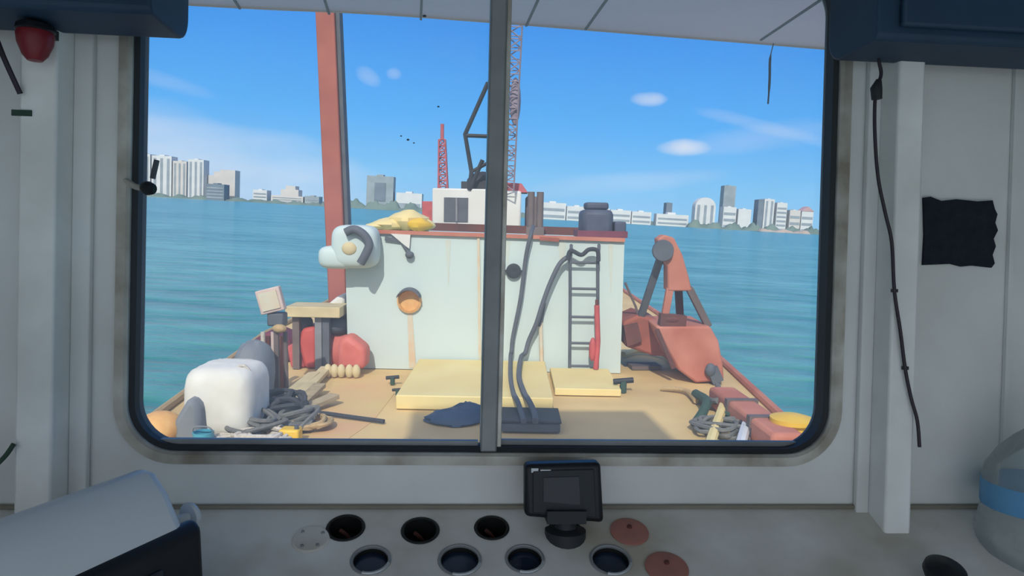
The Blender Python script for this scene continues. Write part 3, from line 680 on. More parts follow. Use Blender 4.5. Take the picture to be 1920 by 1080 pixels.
# spud pole ----------------------------------------------------------------
SY = HY+1.1
t = Thing('spud_pole', 'tall rusty pink spud post rising left of the deckhouse', 'post', B, BY(640, 560, SY))
a, b = BY(609, -60, SY), BY(640, 640, SY); a.z = a.z
wv = 34/FPX*SY
m = MB(); d_ = (b-a); m.beam(a, b, wv, wv, up=(0, 1, 0)); t.part('pole_shaft', m, 'spud', bevel=.02)
m = MB(); x_ = V((wv/2+.03, 0, 0)); m.beam(a+x_+V((0, .05, 0)), b+x_+V((0, .05, 0)), .06, wv*.8, up=(0, 1, 0)); t.part('shade_strip', m, 'greyd', bevel=.01)  # dark strip stands in for the shaded right edge of the post
c = BZ(640, 655, 0); c = V((b.x, SY, 0))
t2 = Thing('spud_well', 'rusty steel collar holding the foot of the spud post', 'collar', B, (b.x, SY, 0))
m = MB(); g = wv/2+.08
for sx, sy in ((-1, 0), (1, 0), (0, -1), (0, 1)):
    m.box((b.x+sx*g-(.04 if sx else g), SY+sy*g-(.04 if sy else g), 0), (b.x+sx*g+(.04 if sx else g), SY+sy*g+(.04 if sy else g), .3))
t2.part('collar_plates', m, 'rustd')

# crane ---------------------------------------------------------------------
CY = 17.0
g = lambda x, y, d_=0: BY(x, y, CY+d_)
t = Thing('crane', 'white crane with lattice boom standing behind the deckhouse', 'crane', B, (g(905, 420).x, CY+1.2, 0))
a, b = g(810, 424), g(938, 355)
m = MB(); m.box((a.x, CY, a.z-.1), (b.x, CY+2.6, b.z)); t.part('machinery_house', m, 'house2', bevel=.03)
wo = t.part('cab_window', MB().box(g(832, 415, -.03), g(878, 371, .02)), 'greyd', smooth=False)
t.part('window_post', MB().beam(g(856, 415, -.05), g(856, 371, -.05), .04), 'grey', parent=wo)
m = MB(); m.box((g(940, 0).x, CY-.3, g(940, 424).z-.1), (g(985, 0).x, CY+1.4, g(940, 358).z)); t.part('operator_cab', m, 'house2', bevel=.05)
m = MB(); p = g(962, 356); m.prism([g(938, 359, -.2), g(990, 361, -.2), g(978, 344, -.2), g(948, 342, -.2)], (0, 1.2, 0)); t.part('cab_roof', m, 'redlat')
m = MB(); p0, p1 = g(986, 424), g(1010, 368); m.box((p0.x, CY+.2, p0.z-.1), (p1.x, CY+1.6, p1.z)); t.part('counterweight', m, 'brown', bevel=.03)
x0, x1 = g(800, 0).x, g(1010, 0).x; zt = g(900, 426).z
m = MB(); m.box((x0, CY-.2, zt-.35), (x1, CY+2.8, zt)); t.part('turntable', m, 'rustd')
m = MB(); m.cyl(((x0+x1)/2, CY+1.3, .9), ((x0+x1)/2, CY+1.3, zt-.3), .9, n=24); t.part('pedestal', m, 'rustd')
for s_ in (-1, 1):
    m = MB(); xc = (x0+x1)/2+s_*1.2; m.box((xc-.35, CY-1.0, 0), (xc+.35, CY+3.4, .95)); t.part('crawler_track', m, 'blackm', bevel=.3, seg=4)
# boom
m = MB(); m.lattice(g(950, 352, -.5), g(972, -120, -2.5), .32, 22, .02, up=(0, 1, 0)); t.part('boom', m, 'boom')
m = MB(); p = g(966, 190, -1.2); m.ell(p, (.12, .12, .5), nu=12, nv=8); t.part('boom_sheave', m, 'boom')
# gantry (A-frame)
m = MB()
for dd in (0, .9):
    m.tube([g(915, 155, dd), g(872, 252, dd), g(884, 322, dd), g(880, 356, dd)], .05, 8)
    m.cyl(g(872, 254, dd), g(925, 256, dd), .045, n=8); m.cyl(g(905, 300, dd), g(880, 356, dd), .05, n=8); m.cyl(g(884, 322, dd), g(925, 300, dd), .04, n=8)
m.cyl(g(872, 252, 0), g(872, 252, .9), .04, n=8); t.part('gantry', m, 'blackm')
m = MB(); m.box((g(868, 0).x, CY+.2, g(900, 358).z), (g(936, 0).x, CY+1.6, g(900, 340).z)); m.ell(g(905, 345, .8), (.4, .5, .3), nu=12, nv=8); t.part('hoist_winch', m, 'blackm')
m = MB()
for s_ in (0, .25): m.tube([g(915, 155, .3+s_), g(930, 90, 0), g(960, -120, -2.4)], .015, 5)
t.part('pendant_line', m, 'greyd')
# red lattice mast
RY = 24
t = Thing('lattice_mast', 'slim red lattice mast left of the white crane', 'mast', B, (BY(830, 360, RY).x, RY, 0))
m = MB(); a = BY(829, 262, RY); b = BY(831, 360, RY); b0 = V((b.x, RY, 0)); m.lattice(b, a, .30, 9, .028, w1=.2); m.lattice(b0, b, .34, 6, .03); t.part('tower', m, 'redlat')
t.part('mast_head', MB().cyl(a, a+V((0, 0, .5)), .06, n=8), 'redlat')
m = MB(); a = BY(808, 378, RY-3); m.box((a.x-.2, RY-3.4, 0), (a.x+.3, RY-3, a.z)); single('deck_locker', m, 'redpaint', 'red upright locker glimpsed at the left edge of the white crane house', 'locker', B, (a.x, RY-3.2, 0))

# clamshell bucket ------------------------------------------------------------
KY = BZ(1300, 716, 0).y
k = lambda x, y, d_=0: BY(x, y, KY+d_)
t = Thing('clamshell_bucket', 'rusty clamshell dredging bucket on the deck right of the deckhouse', 'bucket', B, k(1280, 716, .4))
m = MB(); m.prism([k(1234, 448), k(1246, 440), k(1264, 446), k(1280, 478), (k(1292, 520)), k(1298, 546), k(1252, 546), k(1252, 500), k(1238, 478)], (0, .28, 0)); hd_ = t.part('head_block', m, 'rustl', bevel=.02)
m = MB(); m.lathe([(0, -.03), (.13, -.03), (.14, 0), (.13, .03), (0, .03)], k(1243, 470, -.06), (0, 1, 0), 20); t.part('sheave', m, 'greyd', parent=hd_)
for i, (p, q, mt_) in enumerate(((k(1292, 540, .05), k(1328, 612, .1), 'brown'), (k(1256, 540, .05), k(1243, 612, .1), 'rustl'), (k(1240, 478, .15), k(1198, 604, .6), 'greyd'), (k(1272, 540, .3), k(1276, 610, .8), 'rustd'))):
    m = MB(); m.beam(p, q, .09, .09, up=(0, 1, 0)); t.part('arm', m, mt_, bevel=.01)
m = MB(); m.beam(k(1236, 602, .0), k(1284, 606, .0), .16, .2); m.ell(k(1258, 598, 0), (.16, .1, .07), nu=12, nv=8); t.part('hinge_block', m, 'rustd')
m = MB(); m.prism([k(1230, 612, -.1), k(1332, 612, -.1), k(1348, 640, -.1), k(1357, 690, -.1), k(1358, 714, -.1), k(1305, 722, -.1), k(1272, 694, -.1), k(1250, 655, -.1)], (0, 1.0, 0)); sh = t.part('shell', m, 'rustl', bevel=.03)
m = MB(); m.beam(k(1232, 618, -.13), k(1262, 690, -.13), .05, .08, up=(0, 1, 0)); t.part('shell_rib', m, 'rustd', parent=sh)
m = MB(); m.beam(k(1335, 690, -.14), k(1346, 716, -.14), .14, .08, up=(0, 1, 0)); m.ell(k(1332, 694, -.15), (.07, .06, .09), nu=10, nv=6); t.part('lug', m, 'greyd', parent=sh)
m = MB(); m.prism([k(1168, 604, .5), k(1200, 590, .5), k(1236, 600, .5), k(1262, 668, .5), k(1225, 668, .5), k(1172, 650, .5)], (0, .8, 0)); t.part('shell', m, 'rust', bevel=.04)
m = MB(); m.prism([k(1170, 612, .42), k(1196, 606, .42), k(1204, 640, .42), k(1176, 650, .42)], (0, .1, 0)); t.part('tooth_plate', m, 'rustd')
# cable from bucket to house
m = MB(); m.tube([k(1172, 530, .6), k(1192, 575, .6), k(1200, 604, .6)], .018, 6); t.part('closing_line', m, 'brown')
# low yellow skirt around bucket
a = [BZ(x, y, .0) for x, y in ((1168, 672), (1200, 664), (1245, 672), (1262, 690))]
single('bent_pipe', MB().tube(smoothed([p+V((0, 0, .06)) for p in a], 5), .045, 8), 'coam', 'bent pale yellow pipe lying on deck in front of the bucket', 'pipe', B, a[1])
a = [BZ(x, y, 0) for x, y in ((1180, 690), (1235, 690))]
single('plank', MB().beam(a[0]+V((0, 0, .03)), a[1]+V((0, 0, .03)), .3, .05), 'brown', 'brown plank on deck at the right of the deckhouse', 'plank', B, a[0])
# right edge: rusty beam, yellow bollard, pipes ------------------------------------
a, b = BZ(1352, 742, .12), BZ(1478, 836, .12)
t = Thing('edge_timber', 'rusty pink timber lying along the right edge of the deck', 'beam', B, (a+b)/2-V((0, 0, .12)))
t.part('beam', MB().beam(a, b, .30, .22), 'rustl', bevel=.04)
for f in (.35, .7): p = a+(b-a)*f; dd = (b-a).normalized(); m = MB(); m.beam(p-dd*.04, p+dd*.04, .33, .25); t.part('strap', m, 'brown')
c = BZ(1482, 836, 0)
t = Thing('bollard', 'bright yellow bollard at the right corner of the deck', 'bollard', B, c)
t.part('bollard_body', MB().lathe([(.20, 0), (.19, .06), (.15, .1), (.15, .2), (.20, .23), (.20, .27), (.10, .30), (0, .305)], c, (0, 0, 1), 24), 'yellow')
t.part('base_plate', MB().box(c+V((-.22, -.2, 0)), c+V((.17, .2, .02))), 'yellow')
def deckpipe(name, pts, r, mt_, lab, cat):
    P = [BZ(x, y, z) for x, y, z in pts]
    return single(name, MB().tube(smoothed(P, 5), r, 8), mt_, lab, cat, B, P[0])
deckpipe('pipe', [(1388, 836, .08), (1398, 800, .1), (1410, 776, .12)], .05, 'whitep', 'short white pipe leaning among the ropes beside the rusty beam', 'pipe')
deckpipe('timber', [(1330, 836, .06), (1342, 800, .08), (1358, 756, .12)], .05, 'coam', 'pale yellow timber propped at the foot of the bucket', 'timber')
deckpipe('rope', [(1302, 796, .03), (1316, 776, .1), (1325, 752, .14), (1304, 738, .08)], .05, 'ropegn', 'thick dark green rope bent on the deck near the bucket', 'rope')
deckpipe('rope', [(1305, 735, .05), (1335, 752, .12), (1352, 745, .16), (1345, 722, .1)], .035, 'ropeg', 'grey green rope loop below the rusty bucket shell', 'rope')
deckpipe('rope', [(1240, 728, .03), (1285, 732, .05), (1305, 752, .04)], .03, 'ropet', 'thin tan rope trailing on the deck in front of the bucket', 'rope')
def tangle(px, py, rx_, ry_, rz_, mt_, lab, seed, n=26, r=.022, group=None):
    rnd = random.Random(seed); c = BZ(px, py, 0); P = []
    for i in range(n):
        a_ = i*1.35+rnd.uniform(-.5, .5); rr = rnd.uniform(.45, 1)
        P.append(c+V((math.cos(a_)*rx_*rr, math.sin(a_)*ry_*rr, .03+rz_*abs(rnd.random())*(1.2-rr*.6))))
    return single('rope_pile', MB().tube(smoothed(P, 5), r, 6), mt_, lab, 'rope', B, c, group=group)
tangle(1350, 812, .30, .3, .12, 'ropeg', 'grey tangled rope between the yellow timber and the white pipe', 3)
tangle(1425, 822, .20, .25, .16, 'ropeb', 'dark tangled rope against the inside of the rusty beam', 4)
tangle(1375, 790, .18, .2, .12, 'ropegn', 'green rope tangle behind the white pipe', 9)
# rope piles left
G = 'rope tangles in front of the white bag'
tangle(478, 815, .30, .3, .20, 'ropeg', 'grey rope tangle at the foot of the white bag', 11, 34)
tangle(520, 785, .34, .3, .30, 'ropeb', 'dark rope tangle piled highest, right of the white bag', 12, 40, .026)
tangle(500, 830, .30, .25, .12, 'ropew', 'pale rope tangle nearest the window, below the dark ropes', 13, 28)
tangle(555, 800, .25, .3, .20, 'ropeg', 'loose grey rope tangle beside the yellow can', 14, 30, .024)
tangle(455, 790, .22, .2, .22, 'ropet', 'tan rope tangle tucked against the white bag', 15, 22)
deckpipe('hose', [(560, 775, .05), (600, 774, .04), (660, 782, .03), (720, 790, .03)], .022, 'ropeb', 'thin dark hose lying on deck toward the shade', 'hose')
tangle(585, 805, .22, .25, .10, 'ropet', 'tan rope loops between the yellow can and the salmon plate', 16, 20)
tangle(475, 745, .20, .2, .30, 'ropeb', 'dark ropes stacked between the shaded side of the white bag and the floodlight post', 17, 26, .026)
tangle(430, 836, .22, .15, .10, 'ropew', 'pale rope loops right of the cyan pail', 18, 22)
# lumber
for i, (p, q, lab) in enumerate((((552, 752), (612, 690), 'weathered board lying slantwise, upper left of the deck boards'), ((566, 768), (628, 742), 'weathered board lying nearest the salmon deck plate'), ((540, 742), (590, 700), 'weathered board against the pipe bundle'), ((560, 760), (600, 722), 'weathered board in the middle of the slanting boards'))):
    a, b = BZ(*p, .05), BZ(*q, .10); m = MB(); m.beam(a, b, .14, .05); single('board', m, 'lumber' if i % 2 else 'cream', lab, 'board', B, (a+b)/2, group='weathered boards on the left deck', bevel=.006)
# white bag ------------------------------------------------------------------
c = BZ(422, 812, 0)
sx = 64/FPX*c.y; hz_ = (BY(420, 686, c.y).z)
t = Thing('bulk_bag', 'big white bulk bag standing at the left edge of the deck', 'bag', B, c)
t.part('bag_body', MB().ell((c.x, c.y+.1, hz_*.5), (sx*1.02, .36, hz_*.52), e=.45, nu=40, nv=20, jit=.012), 'bag')
m = MB(); m.tube(smoothed([(c.x+.12, c.y-.05, hz_*.97), (c.x+.2, c.y-.05, hz_+.02), (c.x+.26, c.y-.05, hz_*.95)], 5), .015, 6); t.part('lifting_loop', m, 'ropew')
c2 = BZ(472, 760, 0)
single('bag_shade', MB().ell((c2.x, c2.y+.1, .33), (.20, .28, .36), e=.8, nu=20, nv=12, jit=.05), 'tarpshade', 'grey lump standing in for shade on the right side of the white bag', 'tarp', B, c2)  # grey lump modelled where the bag's right side falls in shade
c2 = BZ(342, 835, 0)
m = MB(); m.prism([BY(322, 836, c2.y), BY(325, 790, c2.y), BY(352, 745, c2.y), BY(372, 760, c2.y), BY(378, 836, c2.y)], (0, .5, 0)); single('tarp_sheet', m, 'tarpshade', 'grey sloping sheet leaning on the left side of the white bag', 'tarp', B, c2, bevel=.05)
c2 = BZ(382, 845, 0)
t = Thing('bucket', 'small cyan pail in front of the white bag', 'bucket', B, c2)
t.part('pail', MB().lathe([(0, .0), (.075, .001), (.09, .17), (.08, .17), (.07, .02), (0, .02)], c2, (0, 0, 1), 20), 'cyan')
t.part('handle', MB().tube(smoothed([c2+V((-.09, 0, .16)), c2+V((-.06, -.03, .22)), c2+V((.06, -.03, .22)), c2+V((.09, 0, .16))], 4), .006, 6), 'grey')
c2 = BZ(546, 832, 0)
t = Thing('fuel_can', 'small yellow can at the foot of the rope tangles', 'can', B, c2)
t.part('can_body', MB().box(c2+V((-.10, -.05, 0)), c2+V((.08, .1, .14))), 'yellow', bevel=.02); t.part('cap', MB().cyl(c2+V((.05, 0, .14)), c2+V((.05, 0, .17)), .02, n=10), 'greyd')
c2 = BZ(300, 832, 0)
t = Thing('fender', 'orange-yellow round fender at the far left corner of the deck', 'fender', B, c2)
t.part('fender_body', MB().ell(c2+V((-.02, .05, .13)), (.20, .22, .15), nu=28, nv=16), 'orange'); t.part('eyelet', MB().lathe([(.03, -.02), (.04, 0), (.03, .02), (.02, 0), (.03, -.02)], c2+V((.18, .0, .16)), (0, 1, 0), 14), 'orange')
# winch machine behind ---------------------------------------------------------
NY = BZ(600, 692, 0).y
q = lambda x, y, d_=0: BY(x, y, NY+d_)
t = Thing('deck_winch', 'faded red winch in a cream topped frame left of the deckhouse', 'winch', B, q(600, 692, .5))
m = MB(); m.prism([q(556, 640), q(566, 616), q(592, 612), q(596, 694), q(570, 694)], (0, .9, 0)); t.part('side_housing', m, 'winchred', bevel=.05)
m = MB(); m.cyl(q(608, 655, .35), q(655, 655, .35), .27, n=24); t.part('drum', m, 'winchpink')
m = MB(); m.prism([q(632, 640, -.4), q(652, 628, -.4), q(686, 655, -.4), q(684, 694, -.4), q(632, 694, -.4)], (0, .36, 0)); t.part('gear_cover', m, 'winchpink', bevel=.07, seg=3)
m = MB(); m.prism([q(470, 640, .4), q(500, 622, .4), q(545, 640, .4), q(550, 690, .4), q(474, 690, .4)], (0, .7, 0)); t.part('motor_cover', m, 'maroon', bevel=.06)
m = MB(); m.prism([q(538, 650, .05), q(556, 640, .05), q(572, 694, .05), q(545, 694, .05)], (0, .5, 0)); t.part('guard_plate', m, 'redpaint', bevel=.02)
m = MB(); m.beam(q(545, 580, .1), q(645, 582, .1), .5, .14); t.part('top_beam', m, 'cream', bevel=.01)
for px, mt_ in ((598, 'grey'), (612, 'greyd'), (644, 'brown'), (556, 'brown')):
    a = q(px, 588, .0 if px != 644 else .3); m = MB(); m.beam((a.x, a.y, 0), a, .09, .09); t.part('leg', m, mt_)
m = MB(); m.box(q(612, 618, .4), q(650, 588, .6)); m.ell(q(568, 606, .2), (.14, .15, .12), nu=12, nv=8); m.ell(q(632, 610, .2), (.16, .15, .12), nu=12, nv=8); t.part('gearbox', m, 'greyd')
m = MB()
for px in (615, 627, 640, 655, 668): p = q(px, 688, -.5); m.ell((p.x, p.y, .09), (.055, .06, .09), nu=10, nv=6)
t.part('bolt_row', m, 'cream', label='pale round feet')
m = MB(); m.prism([q(610, 574, .3), q(632, 556, .3), q(646, 552, .3), q(646, 573, .3)], (0, .5, 0)); single('canvas_cover', m, 'house2', 'small white canvas hump on top of the winch frame beside the deckhouse', 'cover', B, q(632, 573, .5), bevel=.04)
# light stand --------------------------------------------------------------------
LY = BZ(510, 742, 0).y
l = lambda x, y, d_=0: BY(x, y, LY+d_)
t = Thing('floodlight', 'tilted square floodlight on a post above the pipe bundle', 'light', B, l(512, 742))
m = MB(); m.beam(l(518, 600), l(520, 742), .05); t.part('post', m, 'brown')
cc_ = l(508, 563); e1 = (l(536, 553)-l(483, 566)).normalized(); e3 = e1.cross(V((0, 1, 0))).normalized()
s_ = 23/FPX*LY
m = MB(); m.obb(cc_, e1*s_, V((0, .05, 0)), e3*s_); head = t.part('lamp_head', m, 'pinksign', bevel=.012)
m = MB(); m.obb(cc_+V((0, -.055, 0)), e1*s_*.75, V((0, .01, 0)), e3*s_*.75); t.part('lens', m, 'streak', parent=head)
m = MB(); m.box(l(500, 612, -.03), l(540, 584, .15)); t.part('control_box', m, 'greyd', bevel=.02)
m = MB(); m.ell(l(524, 616, -.06), (.08, .05, .05), nu=12, nv=8); t.part('beacon', m, 'ropet', label='mustard yellow round lamp under the box')
for i, (px, mt_, lab) in enumerate(((493, 'ropew', 'white upright pipe, first from the left in the bundle under the floodlight'), (503, 'rustd', 'dark brown upright pipe between two pale ones under the floodlight'), (512, 'pinksign', 'pale pink upright pipe in the middle of the bundle under the floodlight'), (527, 'rustl', 'rusty pink upright pipe nearest the winch under the floodlight'), (535, 'brown', 'brown upright pipe, last beside the red winch guard'))):
    a, b = l(px, 622+(i % 2)*8, .12+.05*(i % 2)), l(px+2, 728, .1+.05*(i % 2)); b.z = 0
    single('upright_pipe', MB().cyl(b, a, .026, n=10), mt_, lab, 'pipe', B, b, group='upright pipes under the floodlight')
c2 = BZ(520, 716, 0)
single('black_bag', MB().ell((c2.x, c2.y-.35, .16), (.17, .16, .17), e=.9, nu=16, nv=10, jit=.07), 'blackm', 'black bag at the foot of the floodlight post', 'bag', B, c2)

# ================================================================== SEA & SHORE
S = SEA
m = MB(); nx = 2
xs = [-9000, -2500, -600, -150, -40, 0, 40, 150, 600, 2500, 9000]; ys = [-400, -60, 0, 40, 120, 400, 1200, 3500, 12000]
vs = [(x, y, 0) for y in ys for x in xs]; n_ = len(xs)
m.add(vs, [(j*n_+i, j*n_+i+1, (j+1)*n_+i+1, (j+1)*n_+i) for j in range(len(ys)-1) for i in range(n_-1)])
single('sea', m, 'water', 'choppy blue green bay water', 'water', S, kind='structure', smooth=False)
def hor(px): return 404+.057*(px-960)
BYD = 1600
def land(px0, px1, hpx, name, lab, mt_='land', Y=BYD, seed=1, dep=20):
    rnd = random.Random(seed); m = MB(); n = max(6, int((px1-px0)/4)); front = []; k_ = Y/FPX
    X0 = S.Y(px0, hor(px0), Y).x; X1 = S.Y(px1, hor(px1), Y).x
    hs = [max(.25, (.7+.3*math.sin(i*.7+seed)+rnd.uniform(-.25, .25)))*hpx*k_ for i in range(n+1)]; hs[0] = hs[-1] = .5
    vs = []; fs = []
    for i in range(n+1):
        x = X0+(X1-X0)*i/n
        vs += [(x, Y-8, -1), (x, Y, hs[i]*.7), (x, Y+dep*.3, hs[i]), (x, Y+dep, hs[i]*.8), (x, Y+dep+6, -1)]
    for i in range(n):
        fs += [(i*5+j, i*5+j+1, i*5+j+6, i*5+j+5) for j in range(4)]
    m.add(vs, fs)
    return single(name, m, mt_, lab, 'shore', S, ((X0+X1)/2, Y, 0), kind='structure')
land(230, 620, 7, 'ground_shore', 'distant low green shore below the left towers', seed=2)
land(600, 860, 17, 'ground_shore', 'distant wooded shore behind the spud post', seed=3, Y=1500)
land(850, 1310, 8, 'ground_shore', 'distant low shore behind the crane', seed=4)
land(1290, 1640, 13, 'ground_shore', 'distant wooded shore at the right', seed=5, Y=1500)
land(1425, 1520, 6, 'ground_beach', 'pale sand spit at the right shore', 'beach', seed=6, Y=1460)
def building(px0, px1, ytop, mt_, lab, rows=5, cols=4, Y=1650, D_=30, roof=None, shape=None, style='grid', yb_=None):
    k_ = Y/FPX; pc_ = (px0+px1)/2
    a = S.Y(px0, hor(px0), Y); b = S.Y(px1, hor(px1), Y); zt = S.Y(pc_, ytop, Y).z
    t = Thing('building', lab, 'building', S, ((a.x+b.x)/2, Y, 0))
    w = b.x-a.x
    if shape == 'round':
        cx = (a.x+b.x)/2; pts = [(a.x, Y, 0), (b.x, Y, 0)]
        for i in range(13): an = PI*i/12; pts.append((cx+w/2*math.cos(an), Y, zt-w*.45+w*.45*math.sin(an)))
        m = MB(); m.prism(pts, (0, D_, 0))
    elif shape == 'stepl':
        m = MB(); m.box((a.x, Y, 0), (a.x+w*.45, Y+D_, zt*.80)); m.box((a.x+w*.45, Y, 0), (b.x, Y+D_, zt)) ; m.box((a.x+w*.2, Y+2, zt*.8), (a.x+w*.45, Y+D_-2, zt*.93))
    elif shape == 'mound':
        m = MB(); m.box((a.x, Y, 0), (b.x, Y+D_, zt*.45)); m.box((a.x+w*.3, Y, zt*.45), (a.x+w*.85, Y+D_, zt*.8)); m.box((a.x+w*.45, Y, zt*.8), (a.x+w*.75, Y+D_, zt))
    else:
        m = MB(); m.box((a.x, Y, 0), (b.x, Y+D_, zt)); m.box((a.x+w*.35, Y+4, zt), (a.x+w*.6, Y+D_-4, zt+w*.06))
    t.part('wall', m, mt_, smooth=False)
    h0 = zt*(.45 if shape == 'mound' else .75 if shape else .94)
    if style == 'cols':
        m = MB()
        for c_ in range(cols):
            x = a.x+w*(c_+.5)/cols; m.box((x-w/cols*.2, Y-.6, 3), (x+w/cols*.2, Y, h0))
        t.part('window_strip', m, 'bld_win', smooth=False)
    elif style == 'rows':
        m = MB()
        for r_ in range(rows):
            z = 4+(h0-5)*r_/rows; m.box((a.x+w*.05, Y-.6, z), (b.x-w*.05, Y, z+(h0-5)/rows*.4))
        t.part('window_band', m, 'bld_win', smooth=False)
    elif style == 'mid':
        m = MB(); m.box((a.x+w*.3, Y-1, zt*.25), (a.x+w*.72, Y, zt*.8)); t.part('window_panel', m, 'bld_dark', smooth=False)
    if roof:
        m = MB(); m.prism([(a.x-1, Y-1, zt), (b.x+1, Y-1, zt), ((a.x+b.x)/2, Y-1, zt+w*.4)], (0, D_, 0)); t.part('roof', m, roof, smooth=False)
    return t
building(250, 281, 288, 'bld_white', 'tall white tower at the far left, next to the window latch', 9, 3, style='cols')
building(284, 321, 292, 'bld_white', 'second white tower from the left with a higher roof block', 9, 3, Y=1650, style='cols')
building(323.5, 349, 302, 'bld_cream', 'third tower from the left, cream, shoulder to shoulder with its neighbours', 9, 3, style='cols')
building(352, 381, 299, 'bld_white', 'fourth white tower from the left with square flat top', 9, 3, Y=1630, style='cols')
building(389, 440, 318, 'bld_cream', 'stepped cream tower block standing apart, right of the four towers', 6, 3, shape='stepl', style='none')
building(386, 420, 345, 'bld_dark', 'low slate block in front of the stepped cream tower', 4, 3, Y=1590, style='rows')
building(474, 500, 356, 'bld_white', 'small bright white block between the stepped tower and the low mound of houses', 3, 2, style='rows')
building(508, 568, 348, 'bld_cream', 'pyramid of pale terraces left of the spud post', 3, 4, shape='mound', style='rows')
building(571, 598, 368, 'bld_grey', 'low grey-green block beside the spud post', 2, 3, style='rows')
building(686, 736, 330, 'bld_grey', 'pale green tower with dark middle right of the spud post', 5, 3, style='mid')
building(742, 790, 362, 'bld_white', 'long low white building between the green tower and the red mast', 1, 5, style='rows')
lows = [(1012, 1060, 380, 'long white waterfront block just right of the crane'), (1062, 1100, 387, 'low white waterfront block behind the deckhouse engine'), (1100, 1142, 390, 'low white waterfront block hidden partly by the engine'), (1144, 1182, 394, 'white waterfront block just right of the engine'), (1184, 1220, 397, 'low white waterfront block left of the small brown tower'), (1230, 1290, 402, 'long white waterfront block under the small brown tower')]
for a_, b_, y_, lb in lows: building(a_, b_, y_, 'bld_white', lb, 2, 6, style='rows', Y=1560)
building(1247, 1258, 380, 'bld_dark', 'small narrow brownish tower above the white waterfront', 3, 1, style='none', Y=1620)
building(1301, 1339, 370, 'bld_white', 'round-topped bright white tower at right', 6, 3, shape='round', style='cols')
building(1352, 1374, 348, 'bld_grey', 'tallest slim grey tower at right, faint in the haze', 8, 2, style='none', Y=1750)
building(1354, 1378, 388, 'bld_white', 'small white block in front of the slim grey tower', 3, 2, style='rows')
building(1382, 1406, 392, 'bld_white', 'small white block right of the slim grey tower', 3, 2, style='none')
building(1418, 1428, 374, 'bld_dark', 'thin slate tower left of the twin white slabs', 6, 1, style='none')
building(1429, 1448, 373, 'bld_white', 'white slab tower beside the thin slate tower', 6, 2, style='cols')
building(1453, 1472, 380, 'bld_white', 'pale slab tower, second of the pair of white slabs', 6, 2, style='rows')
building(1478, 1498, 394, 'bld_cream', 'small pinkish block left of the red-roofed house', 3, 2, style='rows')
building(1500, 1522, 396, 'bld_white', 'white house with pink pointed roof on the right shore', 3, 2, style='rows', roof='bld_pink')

# ================================================================== LIGHT
def sun_dir_from(az_deg, el_deg):     # direction towards the sun in barge frame; azimuth from behind, + = left
    az, el = math.radians(az_deg), math.radians(el_deg)
    return BARGE.R @ V((-math.sin(az)*math.cos(el), -math.cos(az)*math.cos(el), math.sin(el)))
sd = sun_dir_from(6, 38)
sun = bpy.data.lights.new('sun', 'SUN'); sun.energy = 3.5; sun.angle = math.radians(.8); sun.color = (1, .95, .86)
so = bpy.data.objects.new('sun', sun); COL.objects.link(so); so.rotation_euler = sd.to_track_quat('Z', 'Y').to_euler()

w = bpy.data.worlds.new('world'); scn.world = w; w.use_nodes = True; nt = w.node_tree; nt.nodes.clear()
N = nt.nodes.new; Lk = nt.links.new
out = N('ShaderNodeOutputWorld'); bg = N('ShaderNodeBackground'); Lk(bg.outputs[0], out.inputs[0])
tc = N('ShaderNodeTexCoord')
def dot(vec):
    n = N('ShaderNodeVectorMath'); n.operation = 'DOT_PRODUCT'; n.inputs[1].default_value = tuple(vec); Lk(tc.outputs['Generated'], n.inputs[0]); return n.outputs['Value']
def mth(op, a, b=None, c=None, clamp=False):
    n = N('ShaderNodeMath'); n.operation = op; n.use_clamp = clamp
    for i, x in enumerate((a, b, c)):
        if x is None: continue
        if isinstance(x, (int, float)): n.inputs[i].default_value = x
        else: Lk(x, n.inputs[i])
    return n.outputs[0]
zz = dot(SEA.R.col[2])
cr = N('ShaderNodeValToRGB'); e = cr.color_ramp.elements
def stop(p, c):
    el = e.new(p); el.color = (*lin(c), 1)
e[0].position = 0; e[0].color = (*lin((120, 150, 160)), 1); e[1].position = 1; e[1].color = (*lin((56, 120, 206)), 1)
zs = mth('MULTIPLY_ADD', zz, .5, .5)
stop(.49, (120, 150, 160)); stop(.501, (150, 206, 246)); stop(.525, (134, 202, 252)); stop(.56, (96, 182, 255)); stop(.62, (64, 152, 244)); stop(.72, (60, 136, 228))
Lk(zs, cr.inputs[0])
nz = N('ShaderNodeTexNoise'); nz.inputs['Scale'].default_value = 14; nz.inputs['Detail'].default_value = 6; Lk(tc.outputs['Generated'], nz.inputs['Vector'])
nz2 = N('ShaderNodeTexNoise'); nz2.inputs['Scale'].default_value = 5; nz2.inputs['Detail'].default_value = 5
mp = N('ShaderNodeMapping'); mp.inputs['Scale'].default_value = (1, 1, 5); mp.inputs['Rotation'].default_value = (0, .15, 0); Lk(tc.outputs['Generated'], mp.inputs[0]); Lk(mp.outputs[0], nz2.inputs['Vector'])
col = cr.outputs[0]
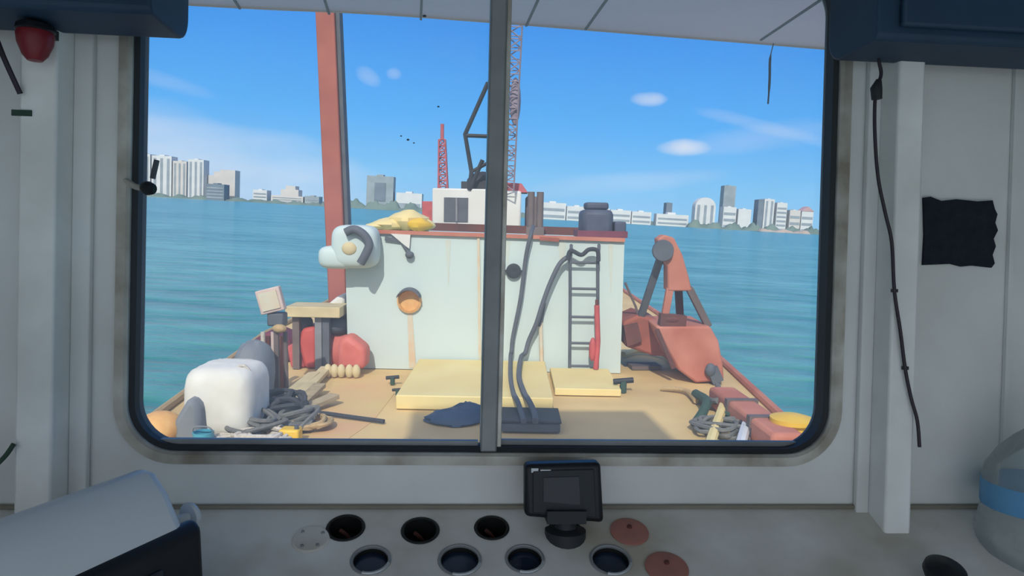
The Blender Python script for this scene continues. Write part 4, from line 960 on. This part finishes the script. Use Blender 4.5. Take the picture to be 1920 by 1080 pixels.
def cloud(px, py, wx, wy, strength, rot=0, noise=None, nw=1.0, edge=.0):
    global col
    c = ray(px, py); rt = (SEA.R.col[2].cross(c)*-1).normalized(); up = rt.cross(c).normalized()
    if up.dot(SEA.R.col[2]) < 0: up = -up
    ca, sa = math.cos(math.radians(rot)), math.sin(math.radians(rot))
    r2 = rt*ca+up*sa; u2 = up*ca-rt*sa
    a = mth('DIVIDE', dot(r2), wx/FPX); b = mth('DIVIDE', dot(u2), wy/FPX)
    d2 = mth('ADD', mth('MULTIPLY', a, a), mth('MULTIPLY', b, b))
    g_ = mth('SUBTRACT', 1, d2)
    nn = mth('MULTIPLY', mth('SUBTRACT', (noise or nz).outputs['Fac'], .5), nw*4)
    g_ = mth('MULTIPLY', mth('ADD', g_, nn), strength, clamp=True)
    fwd = mth('GREATER_THAN', dot(c), 0)
    g_ = mth('MULTIPLY', g_, mth('MINIMUM', fwd, 1)); g_ = mth('MINIMUM', g_, abs(strength)*1.3 if strength < 1 else 1)
    mx = N('ShaderNodeMix'); mx.data_type = 'RGBA'; Lk(g_, mx.inputs[0]); Lk(col, mx.inputs[6]); mx.inputs[7].default_value = (*lin((222, 232, 250)), 1)
    col = mx.outputs[2]
cloud(300, 310, 440, 120, .6, -10, nz2, .35)
cloud(1215, 186, 38, 16, .85, 0, nz, .5)
cloud(1280, 277, 52, 16, .75, 3, nz, .5)
cloud(690, 142, 28, 18, .38, -30, nz, .5); cloud(738, 138, 16, 12, .3, 0, nz, .5)
cloud(1430, 260, 170, 30, .22, 10, nz2, .6); cloud(1150, 345, 200, 22, .2, 8, nz2, .5); cloud(1440, 240, 160, 14, .22, -14, nz2, .7)
cloud(300, 150, 90, 16, .16, -12, nz2, .6)

# brighter sky around the sun, behind the tug
sdot = mth('MAXIMUM', dot(sd), 0); glow = mth('POWER', sdot, 1.6)
hz_mix = N('ShaderNodeMix'); hz_mix.data_type = 'RGBA'; Lk(mth('MULTIPLY', sdot, .8, clamp=True), hz_mix.inputs[0]); Lk(col, hz_mix.inputs[6]); hz_mix.inputs[7].default_value = (1, .93, .84, 1)
Lk(hz_mix.outputs[2], bg.inputs[0])
st = mth('MULTIPLY_ADD', glow, .25, 1.06); Lk(st, bg.inputs[1])

vs_ = scn.view_settings; vs_.view_transform = 'Standard'; vs_.look = 'None'; vs_.exposure = 0; vs_.gamma = 1; vs_.use_curve_mapping = False
scn.cycles.max_bounces = 10; scn.cycles.diffuse_bounces = 5; scn.cycles.transparent_max_bounces = 12
scn.cycles.use_denoising = True
scn.cycles.sample_clamp_indirect = 6
